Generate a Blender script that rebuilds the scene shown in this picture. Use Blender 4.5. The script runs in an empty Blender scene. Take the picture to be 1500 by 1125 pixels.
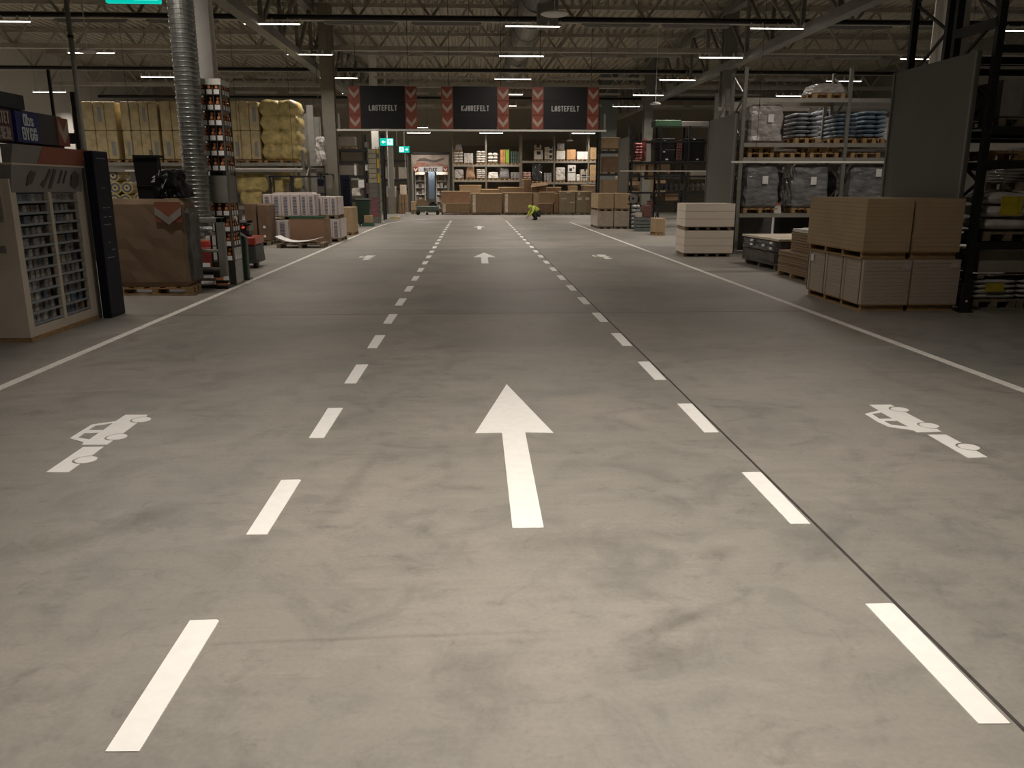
import bpy, bmesh, math, random
from mathutils import Vector, Matrix
random.seed(7)
C = bpy.context.scene.collection
R = math.radians

# ------------------------------------------------------------------ camera
F = 1180.0; CX, CY = 750.0, 562.5; EYE = 1.75
TH = math.atan(290 / F); YAW = math.atan(58 / F * math.cos(TH))
fw = Vector((math.sin(YAW) * math.cos(TH), math.cos(YAW) * math.cos(TH), -math.sin(TH)))
rt = Vector((math.cos(YAW), -math.sin(YAW), 0)); up = rt.cross(fw)
cam = bpy.data.cameras.new('camera'); co = bpy.data.objects.new('camera', cam); C.objects.link(co)
cam.sensor_width = 36; cam.lens = F / 1500 * 36; cam.clip_end = 300; cam.clip_start = .05
M = Matrix((rt, up, -fw)).transposed().to_4x4(); M.translation = (0, 0, EYE); co.matrix_world = M
bpy.context.scene.camera = co

# ------------------------------------------------------------------ world, exposure
W = bpy.data.worlds.new('world'); bpy.context.scene.world = W; W.use_nodes = True
W.node_tree.nodes['Background'].inputs[0].default_value = (.9, .95, 1, 1)
W.node_tree.nodes['Background'].inputs[1].default_value = .004
vs = bpy.context.scene.view_settings
vs.view_transform = 'Standard'; vs.look = 'None'; vs.gamma = 1; vs.use_curve_mapping = False
vs.exposure = 0.0
bpy.context.scene.cycles.use_denoising = True
bpy.context.scene.cycles.max_bounces = 6
LAMP_W = 95.0        # watts of one lit tube fixture
LAMP_C = (1.0, .895, .80)

def lamp(x, y, z, w, sx=1.5, name='tube_light', spread=150):
    l = bpy.data.lights.new(name, 'AREA'); l.shape = 'RECTANGLE'; l.size = sx; l.size_y = .03; l.spread = R(spread)
    l.energy = w; l.color = LAMP_C
    o = bpy.data.objects.new(name, l); C.objects.link(o); o.location = (x, y, z)
    return o

# lamp rows: x columns and y rows of the suspended tube fixtures
LX = [-19.6, -12.45, -5.35, 1.7, 8.5, 15.5]
LROW = [23.7, 28.9, 34.9, 40.6, 46.3]
FZ = 6.0
for y in LROW:
    for x in LX:
        lamp(x, y, FZ - .06, LAMP_W)
NEAR = [(1.7, 18.3, 45, 150), (-5.35, 18.3, 45, 150), (8.5, 18.3, 75, 150), (15.5, 18.3, 40, 150), (-5.35, 12.6, 100, 168), (1.7, 6.6, 80, 158), (.4, 3.1, 192, 122)]   # unseen tubes added near the camera to brighten floor, packs, tower and rack
for x, y, w, sp in NEAR: lamp(x, y, FZ - .06, w, spread=sp)
FAR_ROWS = [(51.3, 5.19), (52.7, 5.13), (54.1, 5.06)]
for y, z in FAR_ROWS:
    for x in (-3.4, 1.25, 7.2): lamp(x, y, z - .06, 50, 1.25)

# ------------------------------------------------------------------ helpers
def ray(x, y): return fw + rt * ((x - CX) / F) - up * ((y - CY) / F)
def at(x, y, Y):
    """point seen at photo pixel x, y on the upright plane at depth Y"""
    r = ray(x, y); return Vector((0, 0, EYE)) + r * (Y / r.y)

MATS = {}
def mat(name, col, rough=.6, metal=0, var=.12, scale=6, bump=0, bscale=30, emit=None, es=1, coat=0, stretch=None, spec=.5):
    if name in MATS: return MATS[name]
    m = bpy.data.materials.new(name); MATS[name] = m; m.use_nodes = True
    n = m.node_tree.nodes; l = m.node_tree.links; b = n['Principled BSDF']
    b.inputs['Base Color'].default_value = (*col, 1); b.inputs['Roughness'].default_value = rough
    b.inputs['Metallic'].default_value = metal; b.inputs['Coat Weight'].default_value = coat
    b.inputs['Specular IOR Level'].default_value = spec
    if emit:
        b.inputs['Emission Color'].default_value = (*emit, 1); b.inputs['Emission Strength'].default_value = es
    tc = n.new('ShaderNodeTexCoord'); src = tc.outputs['Object']
    if stretch:
        mp = n.new('ShaderNodeMapping'); mp.inputs['Scale'].default_value = stretch
        l.new(src, mp.inputs[0]); src = mp.outputs[0]
    if var:
        ns = n.new('ShaderNodeTexNoise'); ns.inputs['Scale'].default_value = scale; ns.inputs['Detail'].default_value = 4
        l.new(src, ns.inputs['Vector'])
        r = n.new('ShaderNodeValToRGB'); r.color_ramp.elements[0].position = .3; r.color_ramp.elements[1].position = .7
        r.color_ramp.elements[0].color = (*[c * (1 - var) for c in col], 1)
        r.color_ramp.elements[1].color = (*[min(1, c * (1 + var)) for c in col], 1)
        l.new(ns.outputs['Fac'], r.inputs[0]); l.new(r.outputs[0], b.inputs['Base Color'])
    if bump:
        n2 = n.new('ShaderNodeTexNoise'); n2.inputs['Scale'].default_value = bscale; n2.inputs['Detail'].default_value = 3
        l.new(src, n2.inputs['Vector'])
        bp = n.new('ShaderNodeBump'); bp.inputs['Strength'].default_value = bump; bp.inputs['Distance'].default_value = .02
        l.new(n2.outputs['Fac'], bp.inputs['Height']); l.new(bp.outputs[0], b.inputs['Normal'])
    return m

class MB:
    def __init__(s): s.v = []; s.f = []
    def add(s, v, f):
        k = len(s.v); s.v += [tuple(p) for p in v]; s.f += [tuple(i + k for i in q) for q in f]; return s
    def box(s, x0, y0, z0, x1, y1, z1, top=None):
        t = top or (0, 0, 0, 0)
        v = [(x0, y0, z0), (x1, y0, z0), (x1, y1, z0), (x0, y1, z0),
             (x0 + t[0], y0 + t[1], z1), (x1 + t[2], y0 + t[1], z1), (x1 + t[2], y1 + t[3], z1), (x0 + t[0], y1 + t[3], z1)]
        return s.add(v, [(0, 3, 2, 1), (4, 5, 6, 7), (0, 1, 5, 4), (1, 2, 6, 5), (2, 3, 7, 6), (3, 0, 4, 7)])
    def cbox(s, x0, y0, z0, x1, y1, z1, c=.01, seg=1):
        bm = bmesh.new(); bmesh.ops.create_cube(bm, size=1)
        for v in bm.verts:
            v.co = Vector((x0 + (v.co.x + .5) * (x1 - x0), y0 + (v.co.y + .5) * (y1 - y0), z0 + (v.co.z + .5) * (z1 - z0)))
        bmesh.ops.bevel(bm, geom=bm.edges[:], offset=c, segments=seg, affect='EDGES', profile=.5)
        s.bm(bm); return s
    def bm(s, bm):
        bm.verts.index_update()
        s.add([v.co for v in bm.verts], [[v.index for v in f.verts] for f in bm.faces]); bm.free(); return s
    def bar(s, p, q, w, h=None):
        p, q = Vector(p), Vector(q); d = (q - p).normalized(); h = h or w
        a = d.cross(Vector((0, 0, 1)))
        if a.length < 1e-3: a = Vector((1, 0, 0))
        a.normalize(); b = a.cross(d).normalized()
        v = [e + a * (i * w / 2) + b * (j * h / 2) for e in (p, q) for i, j in ((-1, -1), (1, -1), (1, 1), (-1, 1))]
        return s.add(v, [(0, 3, 2, 1), (4, 5, 6, 7), (0, 1, 5, 4), (1, 2, 6, 5), (2, 3, 7, 6), (3, 0, 4, 7)])
    def cyl(s, p, q, r, n=10, r2=None, caps=True):
        p, q = Vector(p), Vector(q); d = (q - p).normalized(); r2 = r if r2 is None else r2
        a = d.cross(Vector((0, 0, 1)))
        if a.length < 1e-3: a = Vector((1, 0, 0))
        a.normalize(); b = d.cross(a)
        v = []
        for e, rr in ((p, r), (q, r2)):
            for i in range(n):
                t = 2 * math.pi * i / n; v.append(e + a * (rr * math.cos(t)) + b * (rr * math.sin(t)))
        f = [(i, (i + 1) % n, n + (i + 1) % n, n + i) for i in range(n)]
        if caps: f += [tuple(range(n - 1, -1, -1)), tuple(range(n, 2 * n))]
        return s.add(v, f)
    def lathe(s, prof, x=0, y=0, n=16):
        v = []; k = len(prof)
        for r_, z in prof:
            for i in range(n):
                t = 2 * math.pi * i / n; v.append((x + r_ * math.cos(t), y + r_ * math.sin(t), z))
        f = [(j * n + i, j * n + (i + 1) % n, (j + 1) * n + (i + 1) % n, (j + 1) * n + i) for j in range(k - 1) for i in range(n)]
        f += [tuple(range(n - 1, -1, -1)), tuple((k - 1) * n + i for i in range(n))]
        return s.add(v, f)
    def prism(s, poly, axis, a, b):
        """polygon (u, v) pushed along axis: 'x' -> (y,z), 'y' -> (x,z), 'z' -> (x,y)"""
        def P(u, v, w): return {'x': (w, u, v), 'y': (u, w, v), 'z': (u, v, w)}[axis]
        n = len(poly)
        v = [P(u, w, a) for u, w in poly] + [P(u, w, b) for u, w in poly]
        f = [(i, (i + 1) % n, n + (i + 1) % n, n + i) for i in range(n)] + [tuple(range(n - 1, -1, -1)), tuple(range(n, 2 * n))]
        return s.add(v, f)
    def mesh(s, name, m, smooth=False):
        me = bpy.data.meshes.new(name); me.from_pydata(s.v, [], s.f)
        bm = bmesh.new(); bm.from_mesh(me); bmesh.ops.recalc_face_normals(bm, faces=bm.faces[:]); bm.to_mesh(me); bm.free()
        me.materials.append(m)
        if smooth:
            for p in me.polygons: p.use_smooth = True
        return me
    def build(s, name, m, parent=None, label=None, smooth=False, loc=None, rz=0):
        o = bpy.data.objects.new(name, s.mesh(name, m, smooth)); C.objects.link(o)
        if parent: o.parent = parent
        if loc: o.location = loc
        if rz: o.rotation_euler = (0, 0, rz)
        if label: o['label'] = label
        return o

def tag(o, label, cat, group=None, kind=None):
    o['label'] = label; o['category'] = cat
    if group: o['group'] = group
    if kind: o['kind'] = kind
    return o
def thing(name, label, cat, loc=(0, 0, 0), rz=0, group=None):
    o = bpy.data.objects.new(name, None); C.objects.link(o); o.location = loc; o.rotation_euler = (0, 0, rz)
    o.empty_display_size = .1
    return tag(o, label, cat, group)
def inst(me, name, parent=None, loc=(0, 0, 0), rz=0, label=None):
    o = bpy.data.objects.new(name, me); C.objects.link(o); o.location = loc; o.rotation_euler = (0, 0, rz)
    if parent: o.parent = parent
    if label: o['label'] = label
    return o
def dup(o, loc, label=None, rz=None, parent=None, group=None):
    c = o.copy(); C.objects.link(c); c.location = loc
    if parent: c.parent = parent
    if rz is not None: c.rotation_euler = (0, 0, rz)
    if label: c['label'] = label
    if group: c['group'] = group
    def rec(a, b):
        for ch in list(a.children):
            d = ch.copy(); C.objects.link(d); d.parent = b; rec(ch, d)
    rec(o, c); return c
def struct(name, o, label=None):
    o.name = name; o['kind'] = 'structure'
    if label: o['label'] = label
    return o
GL = {'L': [[(0, 1), (0, 0), (1, 0)]], 'A': [[(0, 0), (0, .8), (.3, 1), (.7, 1), (1, .8), (1, 0)], [(0, .42), (1, .42)]], 'S': [[(1, .78), (.8, 1), (.2, 1), (0, .8), (0, .62), (.2, .52), (.8, .48), (1, .38), (1, .2), (.8, 0), (.2, 0), (0, .22)]],
      'T': [[(0, 1), (1, 1)], [(.5, 1), (.5, 0)]], 'E': [[(1, 1), (0, 1), (0, 0), (1, 0)], [(0, .5), (.8, .5)]], 'F': [[(1, 1), (0, 1), (0, 0)], [(0, .5), (.8, .5)]], 'K': [[(0, 1), (0, 0)], [(1, 1), (.1, .5), (1, 0)]],
      'J': [[(1, 1), (1, .2), (.8, 0), (.2, 0), (0, .2), (0, .35)]], 'O': [[(.2, 0), (0, .2), (0, .8), (.2, 1), (.8, 1), (1, .8), (1, .2), (.8, 0), (.2, 0)]], 'Ø': [[(.2, 0), (0, .2), (0, .8), (.2, 1), (.8, 1), (1, .8), (1, .2), (.8, 0), (.2, 0)], [(.1, .2), (.9, .8)]],
      'R': [[(0, 0), (0, 1), (.8, 1), (1, .82), (1, .62), (.8, .48), (0, .48)], [(.6, .48), (1, 0)]], 'B': [[(0, 0), (0, 1), (.8, 1), (1, .85), (1, .65), (.8, .52), (0, .52)], [(.8, .52), (1, .38), (1, .15), (.8, 0), (0, 0)]], 'U': [[(0, 1), (0, .2), (.2, 0), (.8, 0), (1, .2), (1, 1)]],
      'I': [[(.5, 0), (.5, 1)]], 'V': [[(0, 1), (.5, 0), (1, 1)]], 'P': [[(0, 0), (0, 1), (.8, 1), (1, .82), (1, .6), (.8, .44), (0, .44)]], '!': [[(.5, 1), (.5, .38)], [(.5, .08), (.5, 0)]], 'Y': [[(0, 1), (.5, .5), (1, 1)], [(.5, .5), (.5, 0)]], 'Q': [[(.2, 0), (0, .2), (0, .8), (.2, 1), (.8, 1), (1, .8), (1, .2), (.8, 0), (.2, 0)], [(.6, .3), (1.05, -.05)]],
      'G': [[(1, .8), (.8, 1), (.2, 1), (0, .8), (0, .2), (.2, 0), (.8, 0), (1, .2), (1, .48), (.6, .48)]], 'b': [[(0, 1), (0, 0), (.8, 0), (1, .15), (1, .5), (.8, .66), (0, .66)]], 's': [[(1, .6), (.2, .68), (0, .5), (.2, .36), (.8, .32), (1, .16), (.8, 0), (0, .06)]]}
def text(s, size, loc, rot, m, parent=None, name='lettering', sx=1.0, tk=.2, label=None):
    """heavy condensed block letters cut from flat strokes; one mesh per word"""
    h = size; w = size * .44 * sx; t = size * tk; gap = t + size * .10; b = MB(); ws = [w * (.12 if c in 'I!' else 1) for c in s]
    x = -(sum(ws) + gap * (len(s) - 1)) / 2
    for c, cw in zip(s, ws):
        kz = 0
        for pl in GL[c]:
            P = [(x + (p[0] - .5) * cw + cw / 2, (p[1] - .5) * (h - t)) for p in pl]
            for p, q in zip(P, P[1:]): kz += .0005; b.bar((p[0], p[1], .002 + kz), (q[0], q[1], .002 + kz), t, .004)
            for p in P: kz += .0005; b.cyl((p[0], p[1], 0), (p[0], p[1], .004 + kz), t * .5, 8)
        x += cw + gap
    o = b.build(name, m, parent, label or 'lettering ' + s); o.location = loc; o.rotation_euler = rot
    return o

# ------------------------------------------------------------------ materials
STEEL = mat('grey_painted_steel', (.21, .205, .18), .45, .0, .12, 3)
STEELD = mat('dark_painted_steel', (.035, .036, .037), .4, .3, .15, 4)
RACKM = mat('rack_steel', (.24, .235, .205), .4, .3, .15, 4)
BEAM = mat('beam_steel', (.42, .40, .35), .35, .4, .1, 4)
GALV = mat('galvanised_steel', (.45, .46, .44), .3, .85, .25, 9, .1, 20)
WHITE = mat('white_paint', (.75, .73, .68), .5, 0, .06, 5)
PAPER = mat('white_paper', (.85, .85, .83), .6, 0, .05, 8)
DECK = mat('roof_deck', (.42, .385, .305), .6, 0, .1, 1.5)
TRUSS = mat('truss_paint', (.38, .355, .30), .55, 0, .12, 3)
BLACK = mat('black_plastic', (.010, .010, .011), .42, 0, .2, 5, spec=.3)
NAVY = mat('navy_plastic', (.010, .012, .026), .5, 0, .15, 4, spec=.2)
CARD = mat('brown_cardboard', (.26, .175, .10), .75, 0, .1, 5, .1, 12)
CARDL = mat('light_cardboard', (.42, .30, .175), .75, 0, .1, 5, .1, 12)
CARDD = mat('dark_cardboard', (.17, .105, .062), .8, 0, .15, 3)
MDF = mat('mdf_edge', (.30, .21, .125), .8, 0, .12, 3, .3, 6, stretch=(1, 1, 60))
MDFV = mat('board_pack_plain', (.36, .29, .20), .8, 0, .1, 5, .2, 8, stretch=(20, 20, 1))
MDFL = mat('grey_board_edge', (.50, .42, .33), .8, 0, .14, 4, .4, 5, stretch=(2, 2, 50))
PALE = mat('pale_board', (.80, .71, .60), .7, 0, .05, 3, .15, 5, stretch=(1, 1, 40))
WOOD = mat('pallet_wood', (.38, .24, .11), .75, 0, .25, 7, .2, 30, stretch=(1, 1, 6))
WOODG = mat('weathered_pallet_wood', (.24, .19, .13), .8, 0, .25, 7, .2, 30)
FILM = mat('grey_stretch_film', (.20, .20, .205), .22, 0, .45, 3.5, .9, 5, coat=.5, stretch=(1, 1, 3.5))
FILML = mat('clear_stretch_film', (.40, .38, .36), .25, 0, .35, 4, .8, 5, coat=.5, stretch=(1, 1, 3))
FILMD = mat('dark_stretch_film', (.045, .046, .05), .22, 0, .5, 4, .9, 6, coat=.5, stretch=(1, 1, 3))
FILMBR = mat('brown_black_film', (.035, .026, .022), .3, 0, .5, 4, .8, 6, coat=.3)
YEL = mat('yellow_insulation', (.52, .42, .23), .6, 0, .22, 4, .5, 9, coat=.15)
YELR = mat('yellow_roll_film', (.52, .42, .17), .4, 0, .35, 5, .8, 7, coat=.4)
BLUEL = mat('blue_grey_print', (.27, .28, .27), .5, 0, .1)
SACKW = mat('white_sack', (.66, .63, .58), .5, 0, .15, 7, .6, 10)
SACKG = mat('grey_sack', (.24, .26, .30), .4, 0, .5, 6, .7, 9, coat=.2)
SACKB = mat('blue_grey_sack', (.16, .23, .29), .4, 0, .4, 6, .7, 9, coat=.2)
SACKR = mat('red_white_sack', (.62, .22, .2), .5, 0, .8, 5, .4, 9)
ORANGE = mat('orange_print', (.45, .11, .045), .5, 0, .08)
REDO = mat('sign_red', (.27, .068, .04), .5, 0, .1, 3)
CHEV = mat('sign_chevron', (.42, .34, .28), .5, 0, .05)
SIGNB = mat('sign_black', (.018, .018, .019), .45, 0, .1, 2)
SIGNT = mat('sign_letter_grey', (.55, .55, .54), .5, 0, 0)
RED = mat('red_machine_paint', (.50, .06, .035), .35, 0, .1, 4, coat=.3)
GREEN = mat('green_plastic', (.025, .09, .05), .4, 0, .15)
GREENG = mat('grey_green_paint', (.09, .12, .10), .45, 0, .1)
HIVIS = mat('hi_vis_yellow', (.55, .68, .10), .7, 0, .08, 9)
DARKCL = mat('dark_trousers', (.03, .035, .03), .8, 0, .2, 9)
SKIN = mat('skin', (.45, .26, .18), .55, 0, .05)
HAIR = mat('brown_hair', (.04, .025, .015), .7, 0, .1)
TUBE = mat('lit_tube', (.9, .9, .85), .4, 0, 0, emit=(1, .95, .85), es=6)
TUBEOFF = mat('unlit_tube', (.42, .41, .38), .4, 0, 0)
PAINT = mat('floor_paint_white', (.92, .92, .88), .55, 0, .035, 14, .05, 40)
PAINTW = mat('floor_paint_worn', (.80, .78, .72), .6, 0, .12, 9)
JOINT = mat('joint_sealant', (.045, .04, .035), .7, 0, .2, 12)
AMBER = mat('amber_bottle', (.26, .075, .03), .2, 0, .3, 10)
COPPER = mat('copper_cap', (.95, .38, .16), .25, .3, .1, 10)
EXITG = mat('exit_green', (.0, .35, .28), .4, 0, 0, emit=(0, .62, .5), es=.85)
EXITW = mat('exit_white', (.8, .9, .9), .4, 0, 0, emit=(.75, 1, .97), es=1.0)
MAG = mat('magenta_boxes', (.30, .10, .13), .5, 0, .3, 12)
BLUE = mat('blue_door', (.15, .21, .29), .5, 0, .1)
LIME = mat('lime_pack', (.35, .6, .08), .4, 0, .1)
TEALB = mat('grey_green_bottles', (.10, .15, .13), .4, 0, .4, 8)
CREAM = mat('cream_box', (.50, .45, .37), .7, 0, .1, 4)
YLAB = mat('yellow_label', (.75, .5, .04), .5, 0, .1)
MIXC = mat('sundry_packets', (.16, .14, .13), .6, 0, .8, 18)

def floor_material():
    m = bpy.data.materials.new('polished_concrete'); m.use_nodes = True
    n = m.node_tree.nodes; l = m.node_tree.links; b = n['Principled BSDF']
    tc = n.new('ShaderNodeTexCoord')
    def noise(scale, detail, rough=.55, st=None, dist=0):
        x = n.new('ShaderNodeTexNoise'); x.inputs['Scale'].default_value = scale; x.inputs['Detail'].default_value = detail
        x.inputs['Roughness'].default_value = rough; x.inputs['Distortion'].default_value = dist
        if st:
            mp = n.new('ShaderNodeMapping'); mp.inputs['Scale'].default_value = st; mp.inputs['Rotation'].default_value = (0, 0, .25)
            l.new(tc.outputs['Object'], mp.inputs[0]); l.new(mp.outputs[0], x.inputs['Vector'])
        else: l.new(tc.outputs['Object'], x.inputs['Vector'])
        return x
    def ramp(src, stops):
        r = n.new('ShaderNodeValToRGB'); e = r.color_ramp.elements
        e[0].position, e[0].color = stops[0][0], (*stops[0][1], 1); e[1].position, e[1].color = stops[-1][0], (*stops[-1][1], 1)
        for p, c in stops[1:-1]:
            q = e.new(p); q.color = (*c, 1)
        l.new(src, r.inputs[0]); return r
    def mul(a, b_, f=1.0, mode='MULTIPLY'):
        x = n.new('ShaderNodeMix'); x.data_type = 'RGBA'; x.blend_type = mode; x.inputs[0].default_value = f
        l.new(a, x.inputs[6]); l.new(b_, x.inputs[7]); return x
    big = noise(.45, 6, .6, dist=.6)
    base = ramp(big.outputs['Fac'], [(.28, (.225, .222, .197)), (.5, (.285, .272, .24)), (.72, (.34, .313, .277))])
    mid = noise(2.2, 8, .65, dist=1.2)
    midr = ramp(mid.outputs['Fac'], [(.3, (.78, .79, .80)), (.5, (1, 1, 1)), (.75, (1.1, 1.08, 1.06))])
    strk = noise(1.1, 6, .6, (1, 9, 1), .8)
    strr = ramp(strk.outputs['Fac'], [(.3, (.84, .84, .84)), (.6, (1.03, 1.03, 1.02))])
    fine = noise(45, 4)
    finr = ramp(fine.outputs['Fac'], [(.3, (.93, .93, .93)), (.7, (1.05, 1.05, 1.05))])
    # scuffs and dark blots
    sc = noise(1.5, 9, .72, (1, 1.7, 1), 2.0)
    scr = ramp(sc.outputs['Fac'], [(.30, (.74, .73, .73)), (.42, (1, 1, 1))])
    pit = noise(6, 8, .7, dist=1.5); pitr = ramp(pit.outputs['Fac'], [(.30, (.74, .74, .75)), (.43, (1, 1, 1))])
    a = mul(base.outputs[0], midr.outputs[0]); a = mul(a.outputs[2], strr.outputs[0], .45)
    a = mul(a.outputs[2], finr.outputs[0]); a = mul(a.outputs[2], scr.outputs[0], .7); a = mul(a.outputs[2], pitr.outputs[0], .7)
    # stains, and a wide band of painted shade between lamps: centre, radii, turn, darkness
    for cx, cy, rx, ry, rot, dk in ((-2.12, 3.85, .42, .16, .5, .66), (-1.78, 4.15, .22, .17, 1.0, .66), (.72, 2.72, .16, .10, .3, .62), (.86, 2.98, .3, .05, .5, .6), (.55, 3.75, .55, .16, .1, .72), (1.2, 3.6, .16, .08, .4, .7),
                                    (-.75, 4.6, .07, .9, -.15, .82), (.2, 9.5, 4.5, 1.1, .02, .86), (-2.0, 12.5, 2.0, .5, .1, .86), (1.2, 14, 2.0, .35, .05, .87), (-.6, 16.8, 1.3, .3, 0, .85), (.0, 27.5, 7, .35, 0, .8), (0, 11.5, 6, .3, .02, .9), (3.3, 8.6, 1.2, .35, .1, .86), (-.5, 2.9, .9, .018, .02, .75), (-3.2, 7.0, .8, .05, .2, .85)):
        mp = n.new('ShaderNodeMapping'); mp.vector_type = 'TEXTURE'
        mp.inputs['Location'].default_value = (cx, cy, 0); mp.inputs['Rotation'].default_value = (0, 0, rot); mp.inputs['Scale'].default_value = (rx, ry, 1)
        l.new(tc.outputs['Object'], mp.inputs[0])
        ad = n.new('ShaderNodeMix'); ad.data_type = 'VECTOR'; ad.inputs[0].default_value = .55
        ln = n.new('ShaderNodeVectorMath'); ln.operation = 'LENGTH'; l.new(mp.outputs[0], ln.inputs[0])
        am = n.new('ShaderNodeMath'); am.operation = 'MULTIPLY_ADD'; am.inputs[1].default_value = 1.6; l.new(pit.outputs['Fac'], am.inputs[0]); l.new(ln.outputs['Value'], am.inputs[2])
        rp = ramp(am.outputs[0], [(.0, (1 - (1 - dk) * .75,) * 3), (1, (1, 1, 1))])
        sb_ = n.new('ShaderNodeMath'); sb_.operation = 'MULTIPLY_ADD'; sb_.inputs[1].default_value = 1.1; sb_.inputs[2].default_value = -1.1; l.new(am.outputs[0], sb_.inputs[0])
        l.new(sb_.outputs[0], rp.inputs[0]); n.remove(ad)
        a = mul(a.outputs[2], rp.outputs[0])
    l.new(a.outputs[2], b.inputs['Base Color'])
    rr = ramp(mid.outputs['Fac'], [(.3, (.42,) * 3), (.7, (.56,) * 3)])
    l.new(rr.outputs[0], b.inputs['Roughness'])
    b.inputs['Specular IOR Level'].default_value = .45
    bp = n.new('ShaderNodeBump'); bp.inputs['Strength'].default_value = .12; bp.inputs['Distance'].default_value = .01
    l.new(mid.outputs['Fac'], bp.inputs['Height']); l.new(bp.outputs[0], b.inputs['Normal'])
    return m

# ================================================================== SETTING
floor = struct('floor', MB().box(-22, -10, -.2, 24, 60, 0).build('floor', floor_material()), 'grey brown polished concrete floor with scuffs')
XW0, XW1, YB, ZC = -21.5, 23.5, 59.0, 8.3
WALLM = mat('pale_wall', (.42, .38, .30), .8, 0, .05, 1)
WALLW = mat('white_wall', (.62, .60, .55), .8, 0, .04, 1)
struct('wall_left', MB().box(XW0 - .2, -10, 0, XW0, YB, ZC).build('wall_left', WALLW))
struct('wall_right', MB().box(XW1, -10, 0, XW1 + .2, YB, ZC).build('wall_right', STEEL))
struct('wall_back', MB().box(XW0, YB, 0, XW1, YB + .2, ZC).build('wall_back', WALLM))
struct('wall_front', MB().box(XW0, -10, 0, XW1, -9.8, ZC).build('wall_front', STEEL))
# corrugated roof deck: real ribs running along y
b = MB(); x = XW0
prof = []
while x < XW1:
    prof += [(x, ZC), (x + .12, ZC), (x + .16, ZC + .1), (x + .28, ZC + .1)]; x += .32
prof.append((XW1, ZC)); prof.append((XW1, ZC + .3)); prof.append((XW0, ZC + .3))
v = [(p[0], -10, p[1]) for p in prof[:-2]] + [(p[0], YB, p[1]) for p in prof[:-2]]; k = len(prof) - 2
b.add(v, [(i, i + 1, k + i + 1, k + i) for i in range(k - 1)])
b.box(XW0, -10, ZC + .12, XW1, YB, ZC + .3)
struct('ceiling', b.build('ceiling', DECK), 'corrugated grey brown steel roof deck')
# purlins under the deck are chords of the trusses below

# roof trusses across the hall
def truss(y, x0, x1, n, label, zb=6.62, zt=8.1, w=.14):
    t = thing('roof_truss', label, 'roof truss', (0, y, 0), group='lattice roof trusses'); t['kind'] = 'structure'
    MB().box(x0, -w, zb, x1, w, zb + .16).build('bottom_chord', TRUSS, t)
    MB().box(x0, -w * .8, zt, x1, w * .8, zt + .14).build('top_chord', TRUSS, t)
    s = (x1 - x0) / n
    for i in range(n):
        a = x0 + i * s
        MB().bar((a, 0, zb + .1), (a + s / 2, 0, zt + .05), .075).build('web', TRUSS, t)
        MB().bar((a + s / 2, 0, zt + .05), (a + s, 0, zb + .1), .075).build('web', TRUSS, t)
    return t
ordn = ['first', 'second', 'third', 'fourth', 'fifth', 'sixth', 'seventh', 'eighth', 'ninth', 'tenth', 'eleventh', 'twelfth', 'thirteenth']
for i, y in enumerate([9.8, 15.4, 21.0, 26.6, 32.2, 37.9, 43.6, 49.3, 55.0]):
    truss(y, -21, 23, 20, 'grey lattice roof truss spanning the hall, %s from the camera' % ordn[i])
    if i % 2 == 1:
        tag(MB().cyl((-21, y - .3, 6.66), (23, y - .3, 6.66), .075, 8).build('black_pipe', BLACK), 'long black pipe carried along the %s roof truss' % ordn[i], 'pipe')
# primary trusses along the aisle, carried by the columns
for x, s in ((-5.85, 'left of the lanes above the yellow packs'), (9.55, 'right of the lanes above the pallet racks')):
    t = thing('girder_truss', 'heavy grey girder truss running along the aisle, ' + s, 'roof girder', (x, 0, 0)); t['kind'] = 'structure'
    MB().box(-.16, 4, 5.95, .16, 58.5, 6.2).build('bottom_chord', STEEL, t)
    MB().box(-.14, 4, 7.9, .14, 58.5, 8.1).build('top_chord', STEEL, t)
    for k in range(22):
        y = 5 + k * 2.45
        MB().bar((0, y, 6.1), (0, y, 8), .12).build('post', STEEL, t)
        MB().bar((0, y, 6.1), (0, y + 2.45, 8), .1).build('diagonal', STEEL, t)
def column(x, y, w, label, m=STEEL, z1=8.1):
    t = thing('steel_column', label, 'column', (x, y, 0)); t['kind'] = 'structure'
    h = w / 2
    MB().box(-h, -h, 0, h, -h + .03, z1).build('flange', m, t); MB().box(-h, h - .03, 0, h, h, z1).build('flange', m, t)
    MB().box(-h * .5, -h + .03, 0, h * .5, h - .03, z1).build('web', m, t)
    MB().box(-h - .08, -h - .08, 0, h + .08, h + .08, .03).build('base_plate', m, t)
    return t
column(-4.84, 16.0, .29, 'white steel column rising behind the bottle display tower', mat('bright_white_paint', (.9, .88, .84), .5, 0, .03))
column(at(483.5, 180, 31.8).x, 31.8, .46, 'tall grey steel column beside the striped white packs', mat('column_beige', (.21, .195, .155), .6, 0, .06))
column(-4.70, 41.3, .34, 'pale steel column rising out of the narrow carton display tower', WHITE)
column(-5.2, 53.4, .4, 'grey steel column beside the green exit sign near the back')
column(9.3, 16.4, .46, 'white steel column behind the near black rack frame', WHITE)
column(at(1065, 130, 31.8).x, 31.8, .48, 'grey steel column behind the first hanging cladding panel')
column(at(950, 150, 43.4).x, 43.4, .45, 'slim grey steel column behind the dark machinery rack')
cc = at(889, 200, 50.1)
column(cc.x, 50.1, 1.0, 'broad blue grey steel column at the far end of the aisle', mat('blue_grey_column', (.17, .19, .18), .5, 0, .1), 8.1)

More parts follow.
